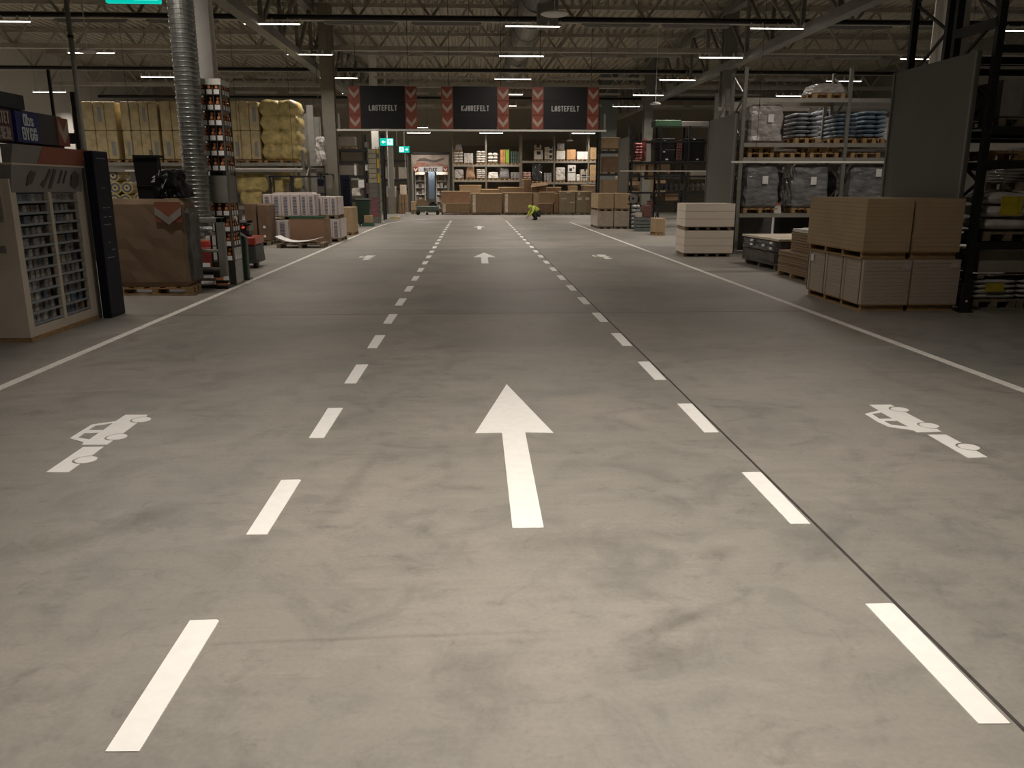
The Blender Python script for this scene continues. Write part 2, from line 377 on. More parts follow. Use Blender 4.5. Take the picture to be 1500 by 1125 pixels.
# --- painted markings, thin skins of paint on the floor
PZ = .003
def mark(poly, name, label=None, m=PAINT):
    return MB().prism(poly, 'z', 0, PZ).build(name, m, floor, label)
for s, x in (('left', -1.13), ('right', 1.73)):
    me = MB().prism([(-.058, 0), (.05, -.004), (.062, .79), (.05, .8), (-.06, .798)], 'z', 0, PZ).mesh('lane_dash', PAINT)
    for k in range(-2, 25):
        inst(me, 'lane_dash', floor, (x, 2.27 + k * 1.644, 0), label='white painted lane dash' if k == -2 else None)
for x, y1, nm in ((-4.23, 36, 0), (4.83, 40.5, 1)):
    pts = [(x, -3), (x, 8), (x, 16), (x, 25), (x, y1)]
    if nm == 0: pts += [(-4.1, 39.5), (-3.6, 42.6), (-2.4, 45.2), (-.5, 46.9), (2, 47.9), (7.5, 48.6)]
    L_, R_ = [], []
    for i, p in enumerate(pts):
        a = Vector(pts[max(0, i - 1)]); c = Vector(pts[min(len(pts) - 1, i + 1)]); d = (c - a).normalized(); nn = Vector((-d.y, d.x)) * .05
        L_.append(Vector(p) + nn); R_.append(Vector(p) - nn)
    bb = MB()
    for i in range(len(pts) - 1):
        bb.prism([tuple(R_[i]), tuple(R_[i + 1]), tuple(L_[i + 1]), tuple(L_[i])], 'z', 0, PZ)
    bb.build('edge_line', PAINTW, floor, 'continuous white edge line')
for y in (7.1, 22.05, 37.2):
    x = .29
    mark([(x, y), (x - .29, y - 1.48), (x - .095, y - 1.48), (x - .1, y - 3.17), (x + .065, y - 3.17), (x + .075, y - 1.48), (x + .28, y - 1.5)],
         'direction_arrow', 'white painted arrow pointing up the centre lane')
def notch(poly, cen, r):
    """cut a disc out of a polygon side"""
    c = Vector(cen); pts = []
    for i in range(len(poly)):
        a, d = Vector(poly[i]), Vector(poly[(i + 1) % len(poly)])
        for k in range(40): pts.append(a.lerp(d, k / 40))
    ins = [(p - c).length < r for p in pts]
    if not any(ins): return poly
    n = len(pts); s = next(i for i in range(n) if ins[i] and not ins[i - 1]); e = next(i for i in range(s, s + n) if not ins[i % n])
    a0 = math.atan2(*(pts[s - 1] - c).yx); a1 = math.atan2(*(pts[e % n] - c).yx)
    # go round on the body side (towards smaller x)
    if a0 < 0: a0 += 2 * math.pi
    if a1 < 0: a1 += 2 * math.pi
    arc = [(c.x + r * math.cos(a0 + (a1 - a0) * k / 14), c.y + r * math.sin(a0 + (a1 - a0) * k / 14)) for k in range(15)]
    keep = [tuple(pts[i % n]) for i in range(e, s + n) if (i % n) % 40 == 0 or i in (e, s + n - 1)]
    return arc + keep
def fill2d(name, splines, label, dy, m=PAINT):
    cu = bpy.data.curves.new(name, 'CURVE'); cu.dimensions = '2D'; cu.fill_mode = 'BOTH'; cu.extrude = PZ / 2
    for sp in splines:
        s = cu.splines.new('POLY'); s.points.add(len(sp) - 1); s.use_cyclic_u = True
        for q, (a, d) in zip(s.points, sp): q.co = (a, d, 0, 1)
    cu.materials.append(m)
    o = bpy.data.objects.new(name, cu); C.objects.link(o); o.location = (0, dy, PZ / 2); o.parent = floor; o['label'] = label; return o
def circ(c, r, n=24): return [(c[0] + r * math.cos(6.28318 * k / n), c[1] + r * math.sin(6.28318 * k / n)) for k in range(n)]
SL = dict(body=[(-2.892, 5.634), (-2.89, 5.976), (-2.747, 6.06), (-2.748, 6.236), (-2.575, 6.227), (-2.564, 6.176), (-2.566, 6.013), (-2.56, 5.72), (-2.562, 5.571), (-2.562, 5.474), (-2.736, 5.474), (-2.743, 5.529)],
          wins=[[(-2.849, 5.831), (-2.85, 5.946), (-2.746, 5.999), (-2.74, 5.825)], [(-2.84, 5.647), (-2.845, 5.759), (-2.743, 5.759), (-2.738, 5.598)]],
          trailer=[(-2.70, 4.918), (-2.702, 5.426), (-2.562, 5.426), (-2.56, 5.231), (-2.56, 5.077), (-2.559, 4.918)],
          wheels=[(-2.567, 6.09), (-2.567, 5.65), (-2.56, 5.155)])
SR = dict(body=[(3.24, 6.25), (3.42, 6.246), (3.422, 6.195), (3.422, 6.037), (3.42, 5.742), (3.42, 5.567), (3.41, 5.485), (3.225, 5.489), (3.227, 5.536), (3.088, 5.632), (3.07, 5.772), (3.075, 5.984), (3.233, 6.074)],
          wins=[[(3.13, 5.976), (3.227, 6.016), (3.226, 5.842), (3.125, 5.842)], [(3.126, 5.774), (3.235, 5.784), (3.235, 5.625), (3.135, 5.68)]],
          trailer=[(3.27, 5.426), (3.405, 5.42), (3.402, 5.225), (3.402, 5.067), (3.395, 4.915), (3.259, 4.915)],
          wheels=[(3.42, 6.10), (3.41, 5.65), (3.402, 5.14)])
for S in (SL, SR):
    for dy in (0, 15.0):
        body = S['body']
        for w in S['wheels'][:2]: body = notch(body, w, .083)
        fill2d('car_symbol', [body] + S['wins'], 'white painted car outline', dy)
        fill2d('trailer_symbol', [notch(S['trailer'], S['wheels'][2], .083)], 'white painted trailer box', dy)
        for w in S['wheels']: fill2d('wheel_symbol', [circ(w, .068)], 'white painted wheel disc', dy)
MB().box(1.797, -4, -.001, 1.813, 50, .0015).build('floor_joint', JOINT, floor, 'dark sealed joint in the concrete')
for y in (11.3, 24.2):
    MB().box(-12, y, -.001, 12, y + .012, .0012).build('floor_joint', mat('faint_joint', (.12, .11, .09), .7), floor)
# ================================================================== LIGHT FIXTURES
def fixture_proto():
    t = thing('tube_light_fixture', 'x', 'light fixture', (0, 0, -50), group='lit tube fixtures')
    MB().box(-.78, -.04, 0, .78, .04, .022).build('housing', WHITE, t)
    MB().cyl((-.74, 0, -.012), (.74, 0, -.012), .012, 8).build('tube', TUBE, t)
    for k in (-.74, -.42, 0, .42, .74):
        MB().prism([(k - .04, .02), (k + .05, .02), (k + .01, .15)], 'y', -.02, .02).build('clip', PAPER, t)
    for k in (-.6, .6): MB().bar((k, 0, .05), (k, 0, 2.42), .006).build('suspension_wire', STEELD, t)
    return t
fx = fixture_proto()
colname = ['over the far left racking', 'over the yellow insulation packs', 'over the left loading lane', 'over the centre lane', 'over the right pallet racks', 'over the outer right racks']
first = True
for j, y in enumerate(LROW):
    for i, x in enumerate(LX): dup(fx, (x, y, FZ), 'lit tube light %s, %s row up the hall' % (colname[i], ordn[j]))
for x, y, w, sp in NEAR: dup(fx, (x, y, FZ), 'unseen tube light added nearer than the visible rows, %s ahead, %s' % ('eighteen metres' if y > 15 else 'twelve metres' if y > 10 else 'six metres' if y > 5 else 'three metres', 'over the left edge' if x < 0 else 'over the lanes' if x < 3 else 'right of the lanes' if x < 10 else 'beyond the right racks'))
for n_, (y, z) in enumerate(FAR_ROWS):
    for x, s in ((-3.4, 'before the shop entrance'), (1.25, 'above the big cartons'), (7.2, 'before the far right shelves')):
        d_ = dup(fx, (x, y, z), 'low hung lit tube light %s, %s of the three rows' % (s, ['front', 'middle', 'rear'][n_]))
        for ch in list(d_.children):
            if ch.name.startswith('suspension_wire'): bpy.data.objects.remove(ch)
        for k in (-.6, .6): MB().bar((k, 0, .02), (k, 0, 8.42 - z), .006).build('suspension_wire', STEELD, d_)
for ch in list(fx.children): bpy.data.objects.remove(ch)
bpy.data.objects.remove(fx)
t = thing('unlit_light_fixture', 'x', 'light fixture', (0, 0, -50), group='unlit tube fixtures')
MB().box(-.95, -.05, 0, .95, .05, .06).build('housing', TUBEOFF, t); MB().cyl((-.9, 0, -.02), (.9, 0, -.02), .02, 6).build('tube', TUBEOFF, t)
for k in (-.6, .6): MB().bar((k, 0, .05), (k, 0, 2.42), .006).build('suspension_wire', STEELD, t)
for j, y in enumerate(LROW):
    for x, s in ((-10.1, 'left of the yellow racking'), (-7.7, 'beside the girder on the left'), (-3.0, 'between the left lane and its girder'), (-.65, 'above the left dashed line'), (4.0, 'above the right dashed line'), (6.2, 'above the right edge line'), (10.8, 'above the loaded right racks'), (13.1, 'above the outer right aisle')):
        dup(t, (x, y, FZ + .02), 'unlit grey tube light %s, %s row up the hall' % (s, ordn[j]))
for ch in list(t.children): bpy.data.objects.remove(ch)
bpy.data.objects.remove(t)
# big round air duct under the roof, its drop box and dish diffusers
t = thing('air_duct', 'wide round grey air duct hung along the centre of the roof', 'air duct', (2.05, 0, 7.35))
for k in range(12):
    MB().cyl((0, 14 + k * 2.5, 0), (0, 16.44 + k * 2.5, 0), .48, 20).build('duct_section', STEEL, t, smooth=False)
    MB().cyl((0, 16.44 + k * 2.5, 0), (0, 16.5 + k * 2.5, 0), .5, 20).build('joint_ring', STEEL, t)
MB().box(-.1, 25.2, -1.1, .5, 25.6, -.3).build('branch_duct', STEEL, t)
MB().lathe([(.05, .1), (.34, .03), (.36, 0), (.3, -.03), (.02, -.04)], 0, 0, 20).build('x', WHITE)
ob = bpy.data.objects['x']; ob.name = 'dish_diffuser'; ob.location = (2.14, 22.1, 6.0); tag(ob, 'pale round dish diffuser beside the big air duct', 'diffuser')
MB().bar((0, 0, .08), (0, 0, 2.3), .02).build('drop_rod', WHITE, ob)
for p, s in (((6.55, 30, 4.6), 'hanging on a rod above the right racks'), (tuple(at(128, 75, 20)[:3]), 'hanging above the sign at far left'), (tuple(at(835, 206, 50)[:3]), 'hanging before the far right shelves')):
    t = thing('dish_lamp', 'small white dish ' + s, 'hanging dish', p)
    MB().lathe([(.03, .07), (.12, .05), (.2, 0), (.19, -.03), (.02, -.04)], 0, 0, 14).build('dish', WHITE, t, smooth=True)
    MB().cyl((0, 0, .05), (0, 0, 8.42 - p[2]), .012, 6).build('rod', WHITE, t)

# ================================================================== LOAD BUILDERS
def pallet(parent, x0, y0, x1, y1, z=0, h=.13, m=WOOD, boards=True, front='y', n=5):
    """a pallet as a part: blocks and runners in one mesh, each deck board its own sub-part"""
    b = MB(); bw = .1
    xs = [x0, (x0 + x1 - bw) / 2, x1 - bw]; ys = [y0, (y0 + y1 - .12) / 2, y1 - .12]
    for i in xs:
        for j in ys: b.box(i, j, z + .02, i + bw, j + .12, z + h - .035)
        b.box(i, y0, z, i + bw, y1, z + .02)
    for j in ys: b.box(x0, j, z + h - .035, x1, j + .12, z + h - .018)
    p = b.build('pallet', m, parent)
    if boards:
        w = (x1 - x0) / n
        me = MB().box(0, y0, z + h - .018, w * .72, y1, z + h).mesh('deck_board', m)
        for k in range(n): inst(me, 'deck_board', p, (x0 + k * (x1 - x0 - w * .72) / (n - 1), 0, 0))
    return p
def load(name, label, cat, x0, x1, y0, y1, z0, group=None, pm=WOOD, boards=False, ph=.13, pallet_=True):
    """thing at the centre of its footprint; returns thing, half width, half depth, goods base z"""
    t = thing(name, label, cat, ((x0 + x1) / 2, (y0 + y1) / 2, z0), group=group)
    hx, hy = (x1 - x0) / 2, (y1 - y0) / 2
    if pallet_: pallet(t, -hx, -hy, hx, hy, 0, ph, pm, boards)
    return t, hx, hy, (ph if pallet_ else 0)
def lumpy(x0, y0, z0, x1, y1, z1, amp=.02, n=6, seed=0, rnd=.05, taper=0):
    """a wrapped load: rounded box with a pulled, uneven skin"""
    rr = random.Random(seed); bm = bmesh.new(); bmesh.ops.create_cube(bm, size=1)
    bmesh.ops.bevel(bm, geom=bm.edges[:], offset=.06, segments=1, affect='EDGES')
    bmesh.ops.subdivide_edges(bm, edges=[e for e in bm.edges if e.calc_length() > .5], cuts=n, use_grid_fill=True)
    for v in bm.verts:
        tz = v.co.z + .5
        sx = 1 - taper * tz
        c = Vector(((v.co.x * sx + .5) * (x1 - x0) + x0, (v.co.y * sx + .5) * (y1 - y0) + y0, tz * (z1 - z0) + z0))
        d = math.sin(c.x * 9 + seed) * math.sin(c.z * 11 + seed * 2) + rr.uniform(-.8, .8)
        nrm = Vector((v.co.x, v.co.y, 0)); c += nrm * amp * d * 2
        if tz > .9: c.z += amp * rr.uniform(-1, 0)
        v.co = c
    return MB().bm(bm)
def sack_mesh(w, d, h, m, seed=0):
    rr = random.Random(seed); bm = bmesh.new(); bmesh.ops.create_grid(bm, x_segments=5, y_segments=4, size=.5)
    top = bmesh.new()
    V = []; N = 6; Mx = 4
    b = MB(); vs_ = []; fs = []
    for side in (1, -1):
        for j in range(Mx + 1):
            for i in range(N + 1):
                u, v = (-1, -.93, -.6, 0, .6, .93, 1)[i], (-1, -.92, 0, .92, 1)[j]
                hh = (1 - u ** 4) * (1 - v ** 4)
                vs_.append((u * w / 2, v * d / 2, h / 2 + side * (h / 2) * max(.12, hh ** .35) * (1 if 0 < hh else .2) + rr.uniform(-.004, .004)))
    k = (N + 1) * (Mx + 1)
    for s_ in (0, 1):
        for j in range(Mx):
            for i in range(N):
                a = s_ * k + j * (N + 1) + i; fs.append((a, a + 1, a + N + 2, a + N + 1))
    ring = [i for i in range(N + 1)] + [j * (N + 1) + N for j in range(1, Mx + 1)] + [Mx * (N + 1) + i for i in range(N - 1, -1, -1)] + [j * (N + 1) for j in range(Mx - 1, 0, -1)]
    for a, c in zip(ring, ring[1:] + ring[:1]): fs.append((a, c, c + k, a + k))
    bm.free(); top.free()
    return b.add(vs_, fs).mesh('sack', m, True)
def sacks(t, hx, hy, z0, z1, m, nlay, seed=0, cols=2, name='sack'):
    h = (z1 - z0) / nlay; w = 2 * hx / cols
    me = sack_mesh(w * 1.0, 2 * hy * .98, h * 1.12, m, seed); rr = random.Random(seed)
    me2 = sack_mesh(2 * hx * .62, 2 * hy * .98, h * 1.12, m, seed + 1); me3 = sack_mesh(2 * hx * .38, 2 * hy * .98, h * 1.12, m, seed + 2)
    for k in range(nlay):
        z = z0 + k * h
        if k % 2 == 0 or cols != 2:
            for c in range(cols): inst(me, name, t, (-hx + (c + .5) * w + rr.uniform(-.012, .012), rr.uniform(-.02, .02), z))
        else:
            inst(me2, name, t, (-hx + hx * .62 + rr.uniform(-.012, .012), 0, z)); inst(me3, name, t, (hx - hx * .38, 0, z))
def sheet(t, x, z, w=.16, h=.2, y=0, m=PAPER, name='label_sheet'):
    return MB().box(x - w / 2, y - .004, z - h / 2, x + w / 2, y, z + h / 2).build(name, m, t)

# pallet rack: uprights at the bays, beams per level, lattice between front and rear posts
def rack(label, x0, bay, nb, y0, d, levels, top, m=RACKM, bm_=None, post=.09, group=None, decks=True, beamh=.1):
    t = thing('pallet_rack', label, 'pallet rack', (x0, y0, 0), group=group); bm_ = bm_ or m
    pm = MB().box(-post / 2, 0, 0, post / 2, .08, top).mesh('upright', m)
    for i in range(nb + 1):
        x = i * bay
        for y in (0, d - .08): inst(pm, 'upright', t, (x, y, 0))
        MB().box(x - .08, -.03, 0, x + .08, .12, .012).box(x - .08, d - .12, 0, x + .08, d + .03, .012).build('foot_plate', m, t)
        b = MB(); z = .15; s = 0
        while z < top - .6:
            b.bar((x, .06 if s else d - .06, z), (x, d - .06 if s else .06, z + .55), .035); z += .55; s ^= 1
        b.build('brace', m, t)
    for z in levels:
        for i in range(nb):
            for y in (0, d - .05):
                MB().box(i * bay + post / 2, y - .01, z - beamh, (i + 1) * bay - post / 2, y + .04, z).build('beam', bm_, t)
    return t

# ================================================================== RIGHT SIDE
# --- rack row A
RA = rack('long pallet rack of wrapped loads facing the aisle, behind the grey cladding panel', 6.95, 2.72, 3, 21.3, 1.1, [1.05, 2.47, 2.83, 3.93], 4.66, RACKM, BEAM)
RA2 = rack('rear pallet rack standing back to back behind the wrapped loads', 6.95, 2.72, 3, 22.75, 1.1, [1.05, 2.47, 2.83, 3.93], 4.3, RACKM, BEAM)
def cladding(label, x, y0, y1, z1, sl=0.0):
    t = thing('cladding_panel', label, 'cladding panel', (x, y0, 0))
    MB().box(-.05, 0, 0, 0, y1 - y0, z1).build('sheet', mat('cladding_grey', (.13, .13, .115), .5, .1, .08, 1), t)
    for y in (0, y1 - y0 - .04): MB().box(-.07, y, 0, -.05, y + .04, z1).build('edge_trim', STEEL, t)
    MB().box(-.09, -.03, 0, .0, y1 - y0 + .03, .25).build('base_guard', STEELD, t)
    return t
cladding('flat grey cladding sheet on the rack end behind the pale board stacks', 6.84, 21.42, 23.85, 3.56)
cladding('large dark grey cladding sheet on the rack end behind the brown board packs', 6.95, 11.4, 13.65, 3.54)
cladding('far grey cladding sheet on the end of the dark machinery rack', 6.66, 35.1, 37.5, 3.78)
def wrapped(px0, py0, px1, py1, Y, label, fm, z0=None, pal=True, d=.95, sh=None, seed=0, amp=.02, ph=.13, taper=.03, name='wrapped_load', gm=None, cat='wrapped load'):
    a, c = at(px0, py1, Y), at(px1, py0, Y); z0 = a.z if z0 is None else z0
    t, hx, hy, zb = load(name, label, cat, a.x, c.x, Y, Y + d, z0, boards=True, ph=ph, pallet_=pal)
    lumpy(-hx, -hy, zb, hx, hy, c.z - z0, amp, 6, seed, taper=taper).build('wrapped_goods', fm, t, smooth=False)
    if sh: sheet(t, sh[0] * hx, zb + sh[1] * (c.z - z0 - zb), .15, .2, -hy - .025)
    return t
L1 = 1.052; L2 = 2.472; L3 = 2.832; L4 = 3.932
wrapped(1089, 238, 1144, 300, 21.4, 'grey film-wrapped load on the lowest beam, beside the rack upright', FILM, L1, sh=(.15, .62), seed=1)
wrapped(1160, 240, 1217, 300, 21.4, 'middle grey wrapped load with white label on the lowest rack beam', FILM, L1, sh=(.1, .62), seed=2)
wrapped(1243, 240, 1298, 300, 21.4, 'grey wrapped load behind the post with label at its top corner', FILM, L1, sh=(.6, .8), seed=3)
wrapped(1096, 152, 1149, 210, 21.4, 'tall clear wrapped load with white sheet on the upper shelf', FILML, L3, sh=(.25, .63), seed=4, ph=.0, pal=False, taper=.0)
def sackload(px0, py0, px1, py1, Y, z0, label, m, lay, seed=0, d=.9, cols=2, pal=True):
    a, c = at(px0, py1, Y), at(px1, py0, Y)
    t, hx, hy, zb = load('sack_pallet', label, 'pallet of sacks', a.x, c.x, Y, Y + d, z0, boards=True, pallet_=pal)
    sacks(t, hx * .98, hy, zb, c.z - z0, m, lay, seed, cols); return t
sackload(1164, 165, 1203, 210, 21.4, L3, 'pallet of grey glossy sacks on the upper shelf beside the wrapped load', SACKG, 6, 1)
sackload(1224, 166, 1258, 210, 21.5, L3, 'pallet of blue grey sacks just behind the middle rack post', SACKB, 6, 2)
sackload(1264, 162, 1301, 210, 21.4, L3, 'pallet of blue grey sacks next to the big dark cladding', SACKB, 6, 3)
sackload(1203, 160, 1222, 210, 22.8, L3, 'narrow pallet of grey sacks in the rear rack', SACKG, 6, 4)
for i, (x0, x1) in enumerate(((1096, 1134), (1143, 1180), (1187, 1229), (1247, 1290))):
    a, c = at(x0, 225, 21.4), at(x1, 225, 21.4)
    for k in range(2 if i in (0, 2) else 1):
        t = thing('empty_pallet', '%s empty wooden pallet in the narrow gap under the sack shelf%s' % (['first', 'second', 'third', 'fourth'][i], ', lying on top' if k else ''), 'pallet', ((a.x + c.x) / 2, 21.9, L2 + .132 * k), group='empty pallets under the sack shelf')
        pallet(t, -(c.x - a.x) / 2, -.48, (c.x - a.x) / 2, .48, 0, .13, WOOD)
a, c = at(1192, 140, 21.4), at(1240, 122, 21.4)
t, hx, hy, zb = load('sack_pallet', 'pale sagging big bag on a pallet on top of the rack', 'pallet load', a.x, c.x, 21.4, 22.3, L4, boards=True)
lumpy(-hx * .96, -hy, zb, hx * .98, hy, .38, .02, 5, 8, taper=.14).build('big_bag', FILML, t)
t = thing('small_packet', 'small white packet left on the pallet edge between two wrapped loads', 'packet', (at(1141, 297, 21.35).x, 21.45, L1))
MB().box(-.1, -.06, 0, .1, .06, .2, (.03, .02, -.03, -.02)).build('packet', SACKW, t); MB().box(-.06, -.04, .2, .05, .04, .27).build('top_fold', ORANGE, t)
tag(MB().box(7.1, 22.3, .02, 8.25, 22.36, .93).build('grey_sheet_panel', mat('slate_panel', (.13, .13, .12), .5)), 'plain grey sheet panel standing below the lowest rack beam', 'panel')
tag(MB().box(8.33, 22.3, .02, 9.6, 22.36, .93).build('shade_sheet', STEELD), 'black sheet added as shade beside the grey panel under the lowest beam', 'panel')  # dark sheet stands in for the shade under the rack
# goods in the rear rack seen between the front ones
for i, (x0, x1, z, h, m) in enumerate(((8.2, 9.3, L1, 1.15, FILMD), (9.9, 11.0, L1, 1.1, FILMD), (11.6, 12.6, L1, 1.2, FILM), (11.6, 12.7, L3, .8, FILM), (9.2, 10.4, .02, .8, FILMD), (10.6, 11.6, .02, .85, FILM))):
    t, hx, hy, zb = load('wrapped_load', '%s dark load kept in the rear rack behind the loaded shelves' % ordn[i], 'wrapped load', x0, x1, 22.85, 23.7, z)
    lumpy(-hx, -hy, zb, hx, hy, h, .02, 5, 20 + i).build('wrapped_goods', m, t)
# thin white rails crossing in front of each rack row
for (x0, x1, y, z, s) in ((6.35, 12.3, 20.2, 2.30, 'loaded rack row behind the board stacks'), (6.1, 10.3, 34.2, 2.33, 'dark machinery rack'), (6.4, 12.5, 52.0, 2.3, 'far shelves')):
    t = thing('white_rail', 'thin white rail hung in front of the ' + s, 'rail', (x0, y, z))
    MB().box(0, -.02, 0, x1 - x0, .02, .045).build('rail', WHITE, t)
    for k in (0.6, x1 - x0 - .3): MB().cyl((k, 0, .04), (k, 0, 8.42 - z), .006, 5).build('hanger_wire', STEELD, t)

# --- rack row B, nearest right
RB = rack('nearest dark pallet rack at the right edge of the view', 7.12, 2.72, 2, 11.3, 1.1, [.97, 2.10, 2.55, 3.6], 5.6, STEELD, STEELD, post=.1)
RB2 = rack('rear half of the nearest dark pallet rack, behind the big grey cladding', 7.12, 2.72, 2, 12.55, 1.1, [.97, 2.10, 2.55, 3.6], 5.6, STEELD, STEELD, post=.1)
MB().bar((0, .05, 3.9), (0, 1.08, 3.9), .12).bar((0, .05, 4.0), (0, 1.08, 5.5), .05).build('end_frame', STEELD, RB)
YP = mat('yellow_print', (.55, .45, .03), .5, 0, .25, 14)
def bagload(x0, x1, y0, y1, z0, z1, label, m=SACKW, lay=4, printed=True, seed=0, cols=1):
    t, hx, hy, zb = load('sack_pallet', label, 'pallet of sacks', x0, x1, y0, y1, z0, pm=WOODG, boards=True)
    sacks(t, hx * .98, hy, zb, z1 - z0, m, lay, seed, cols)
    if printed:
        MB().box(-hx * .55, -hy - .03, zb + (z1 - z0 - zb) * .42, hx * .3, -hy - .022, z1 - z0 - .05).build('yellow_print', YP, t)
    return t
bagload(7.32, 7.98, 11.45, 12.35, 0.0, .42, 'floor pallet of white sacks with yellow print under the nearest rack', seed=5)
bagload(8.0, 8.9, 11.45, 12.35, 0.0, .42, 'floor pallet of plain white sacks at the right edge under the nearest rack', printed=False, seed=6)
t, hx, hy, zb = load('carton_load', 'long pale flat carton above the floor sacks of the nearest rack', 'carton', 7.34, 9.2, 11.45, 12.3, .44, pm=WOODG, ph=.08)
MB().cbox(-hx, -hy, .08, hx, hy, .40, .01).build('carton', mat('pale_grey_carton', (.36, .32, .26), .7), t)
bagload(7.34, 8.08, 11.42, 12.3, .98, 1.66, 'pallet of tied white bags with yellow print on the first beam', seed=7, lay=3)
bagload(8.1, 9.0, 11.42, 12.3, .98, 1.5, 'pallet of plain bags beside the yellow print bags', printed=False, seed=8, lay=3)
bagload(7.82, 8.6, 11.5, 12.3, 1.68, 2.0, 'row of bright white bags stacked high against the rack edge', m=SACKW, printed=False, seed=9, lay=4)
for i, x in enumerate((7.3, 8.35)):
    t = thing('empty_pallet', '%s orange brown pallet on the upper beam of the nearest rack' % ['first', 'second'][i], 'pallet', (x + .45, 11.9, 2.105)); pallet(t, -.45, -.4, .5, .4, 0, .13, WOOD)
for i, (x0, x1, h) in enumerate(((7.35, 8.0, .62), (8.04, 8.9, .7))):
    t, hx, hy, zb = load('carton_load', '%s large grey carton on the third beam of the nearest rack' % ['tapering', 'square'][i], 'carton', x0, x1, 11.45, 12.3, 2.56, pm=WOODG)
    MB().cbox(-hx, -hy, zb, hx, hy, h, .012).build('carton', mat('grey_carton', (.30, .28, .25), .7), t)
    MB().box(-.03, -hy - .002, zb, .03, -hy, h).build('tape_strip', STEEL, t)
t = thing('post_protector', 'short steel post guard at the foot of the nearest rack', 'post guard', (7.0, 11.15, 0))
MB().box(-.06, -.06, 0, .06, .0, .4).box(-.1, -.1, 0, .1, .05, .015).build('guard', STEELD, t); MB().cyl((0, -.07, .16), (0, -.06, .16), .018, 8).build('bolt', WHITE, t)

# --- the big brown board packs (four, two high)
def board_pack(label, x0, x1, y0, y1, z0, ph, h, m, battens, lab=None, first=False):
    t = thing('board_pack', label, 'board pack', ((x0 + x1) / 2, (y0 + y1) / 2, z0), group='brown board packs, two high')
    hx, hy = (x1 - x0) / 2, (y1 - y0) / 2
    p = MB().box(-hx, -hy, ph - .02, hx, hy, ph).build('pallet', WOOD, t)
    for k in range(4):
        y = -hy + .05 + k * (2 * hy - .15) / 3
        inst(MB().box(-hx + .02, y, 0, hx - .02, y + .06, ph - .02).mesh('runner', WOOD), 'runner', p)
    inst(MB().box(-hx, -hy + .04, 0, -hx + .1, hy - .1, .02).mesh('bottom_board', WOOD), 'bottom_board', p)
    # boards as slightly uneven slabs
    n = 12; hh = (h - ph) / n; rr = random.Random(int(x0 * 100 + z0 * 10))
    for k in range(n):
        o = rr.uniform(-.003, .003)
        inst(MB().box(-hx + o, -hy + o, ph + k * hh, hx + o, hy + o, ph + (k + 1) * hh - .0015).mesh('board', m), 'board', t)
    if battens:
        for y in battens:
            MB().box(-hx - .012, y * hy - .03, ph, -hx + .002, y * hy + .03, h).build('batten', mat('batten_strip', (.48, .40, .31), .7, 0, .08), t)
            MB().box(-hx - .014, y * hy + .05, ph, -hx + .002, y * hy + .06, h).build('strap', mat('strap', (.2, .17, .13), .5), t)
    if lab:
        for (sx, sz, face) in lab:
            if face == 'y': MB().box(sx * hx - .06, -hy - .007, h * sz - .04, sx * hx + .06, -hy - .004, h * sz + .04).build('label_sheet', mat('faded_label', (.5, .46, .4), .6, 0, .2, 30), t)
            else: MB().box(-hx - .017, sx * hy - .05, h * sz - .06, -hx - .013, sx * hy + .05, h * sz + .05).build('label_sheet', PAPER, t)
    return t
MB_MDF = mat('raw_board_brown', (.46, .34, .20), .85, 0, .07, 2)
board_pack('lower brown board pack nearest the lanes with pale battens down its side', 5.53, 6.2, 11.2, 13.15, 0, .11, .735, MDFL, (-.96, -.36, .28, .93), [(.82, .86, 'x'), (.82, .88, 'y')])
board_pack('lower brown board pack beside the dark cladding with a faded corner label', 6.23, 6.92, 11.2, 13.15, 0, .11, .735, MDFL, None, [(.75, .9, 'y')])
board_pack('upper plain brown board pack nearest the lanes', 5.50, 6.17, 11.25, 13.2, .74, .115, .84, MB_MDF, None)
board_pack('upper plain brown board pack beside the dark cladding', 6.21, 6.9, 11.25, 13.2, .74, .115, .84, MB_MDF, None)

# --- pale board stacks (white) two high
def pale_stack(label, z0, h, sheets):
    t = thing('pale_board_stack', label, 'board stack', (6.0, 21.0, z0), rz=R(-3), group='pale board stacks, two high')
    b = MB()
    for k in range(5): b.box(-.6 + k * .27, -.5, 0, -.52 + k * .27, .5, .085)
    p = b.build('pallet', WOODG, t); inst(MB().box(-.61, -.52, .07, .61, .52, .09).mesh('deck_board', WOODG), 'deck_board', p)
    for k in range(sheets):
        hh = (h - .09) / sheets
        MB().box(-.62, -.55, .09 + k * hh, .62, .55, .09 + (k + 1) * hh - .006).build('board_bundle', PALE, t)
    return t
pale_stack('lower stack of pale cream boards on a pallet before the rack end', 0, .66, 3)
pale_stack('upper stack of pale cream boards on a pallet', .662, .665, 3)
# small far stack, two high, half carton half wrapped
for z0, h, m, s in ((0, .73, FILML, 'lower film-wrapped'), (.735, .72, CARDL, 'upper plain cardboard')):
    for x0, x1, w in ((5.25, 5.92, 'lane side'), (5.95, 6.6, 'rack side')):
        t, hx, hy, zb = load('carton_stack', '%s carton, %s of the small far stack' % (s, w), 'carton', x0, x1, 34.4, 36.4, z0, pm=WOODG, ph=.09)
        MB().cbox(-hx, -hy, zb, hx, hy, h, .01).build('carton', m if z0 else mat('wrapped_carton', (.42, .36, .29), .3, 0, .15, 5, .5, 6, coat=.3), t)
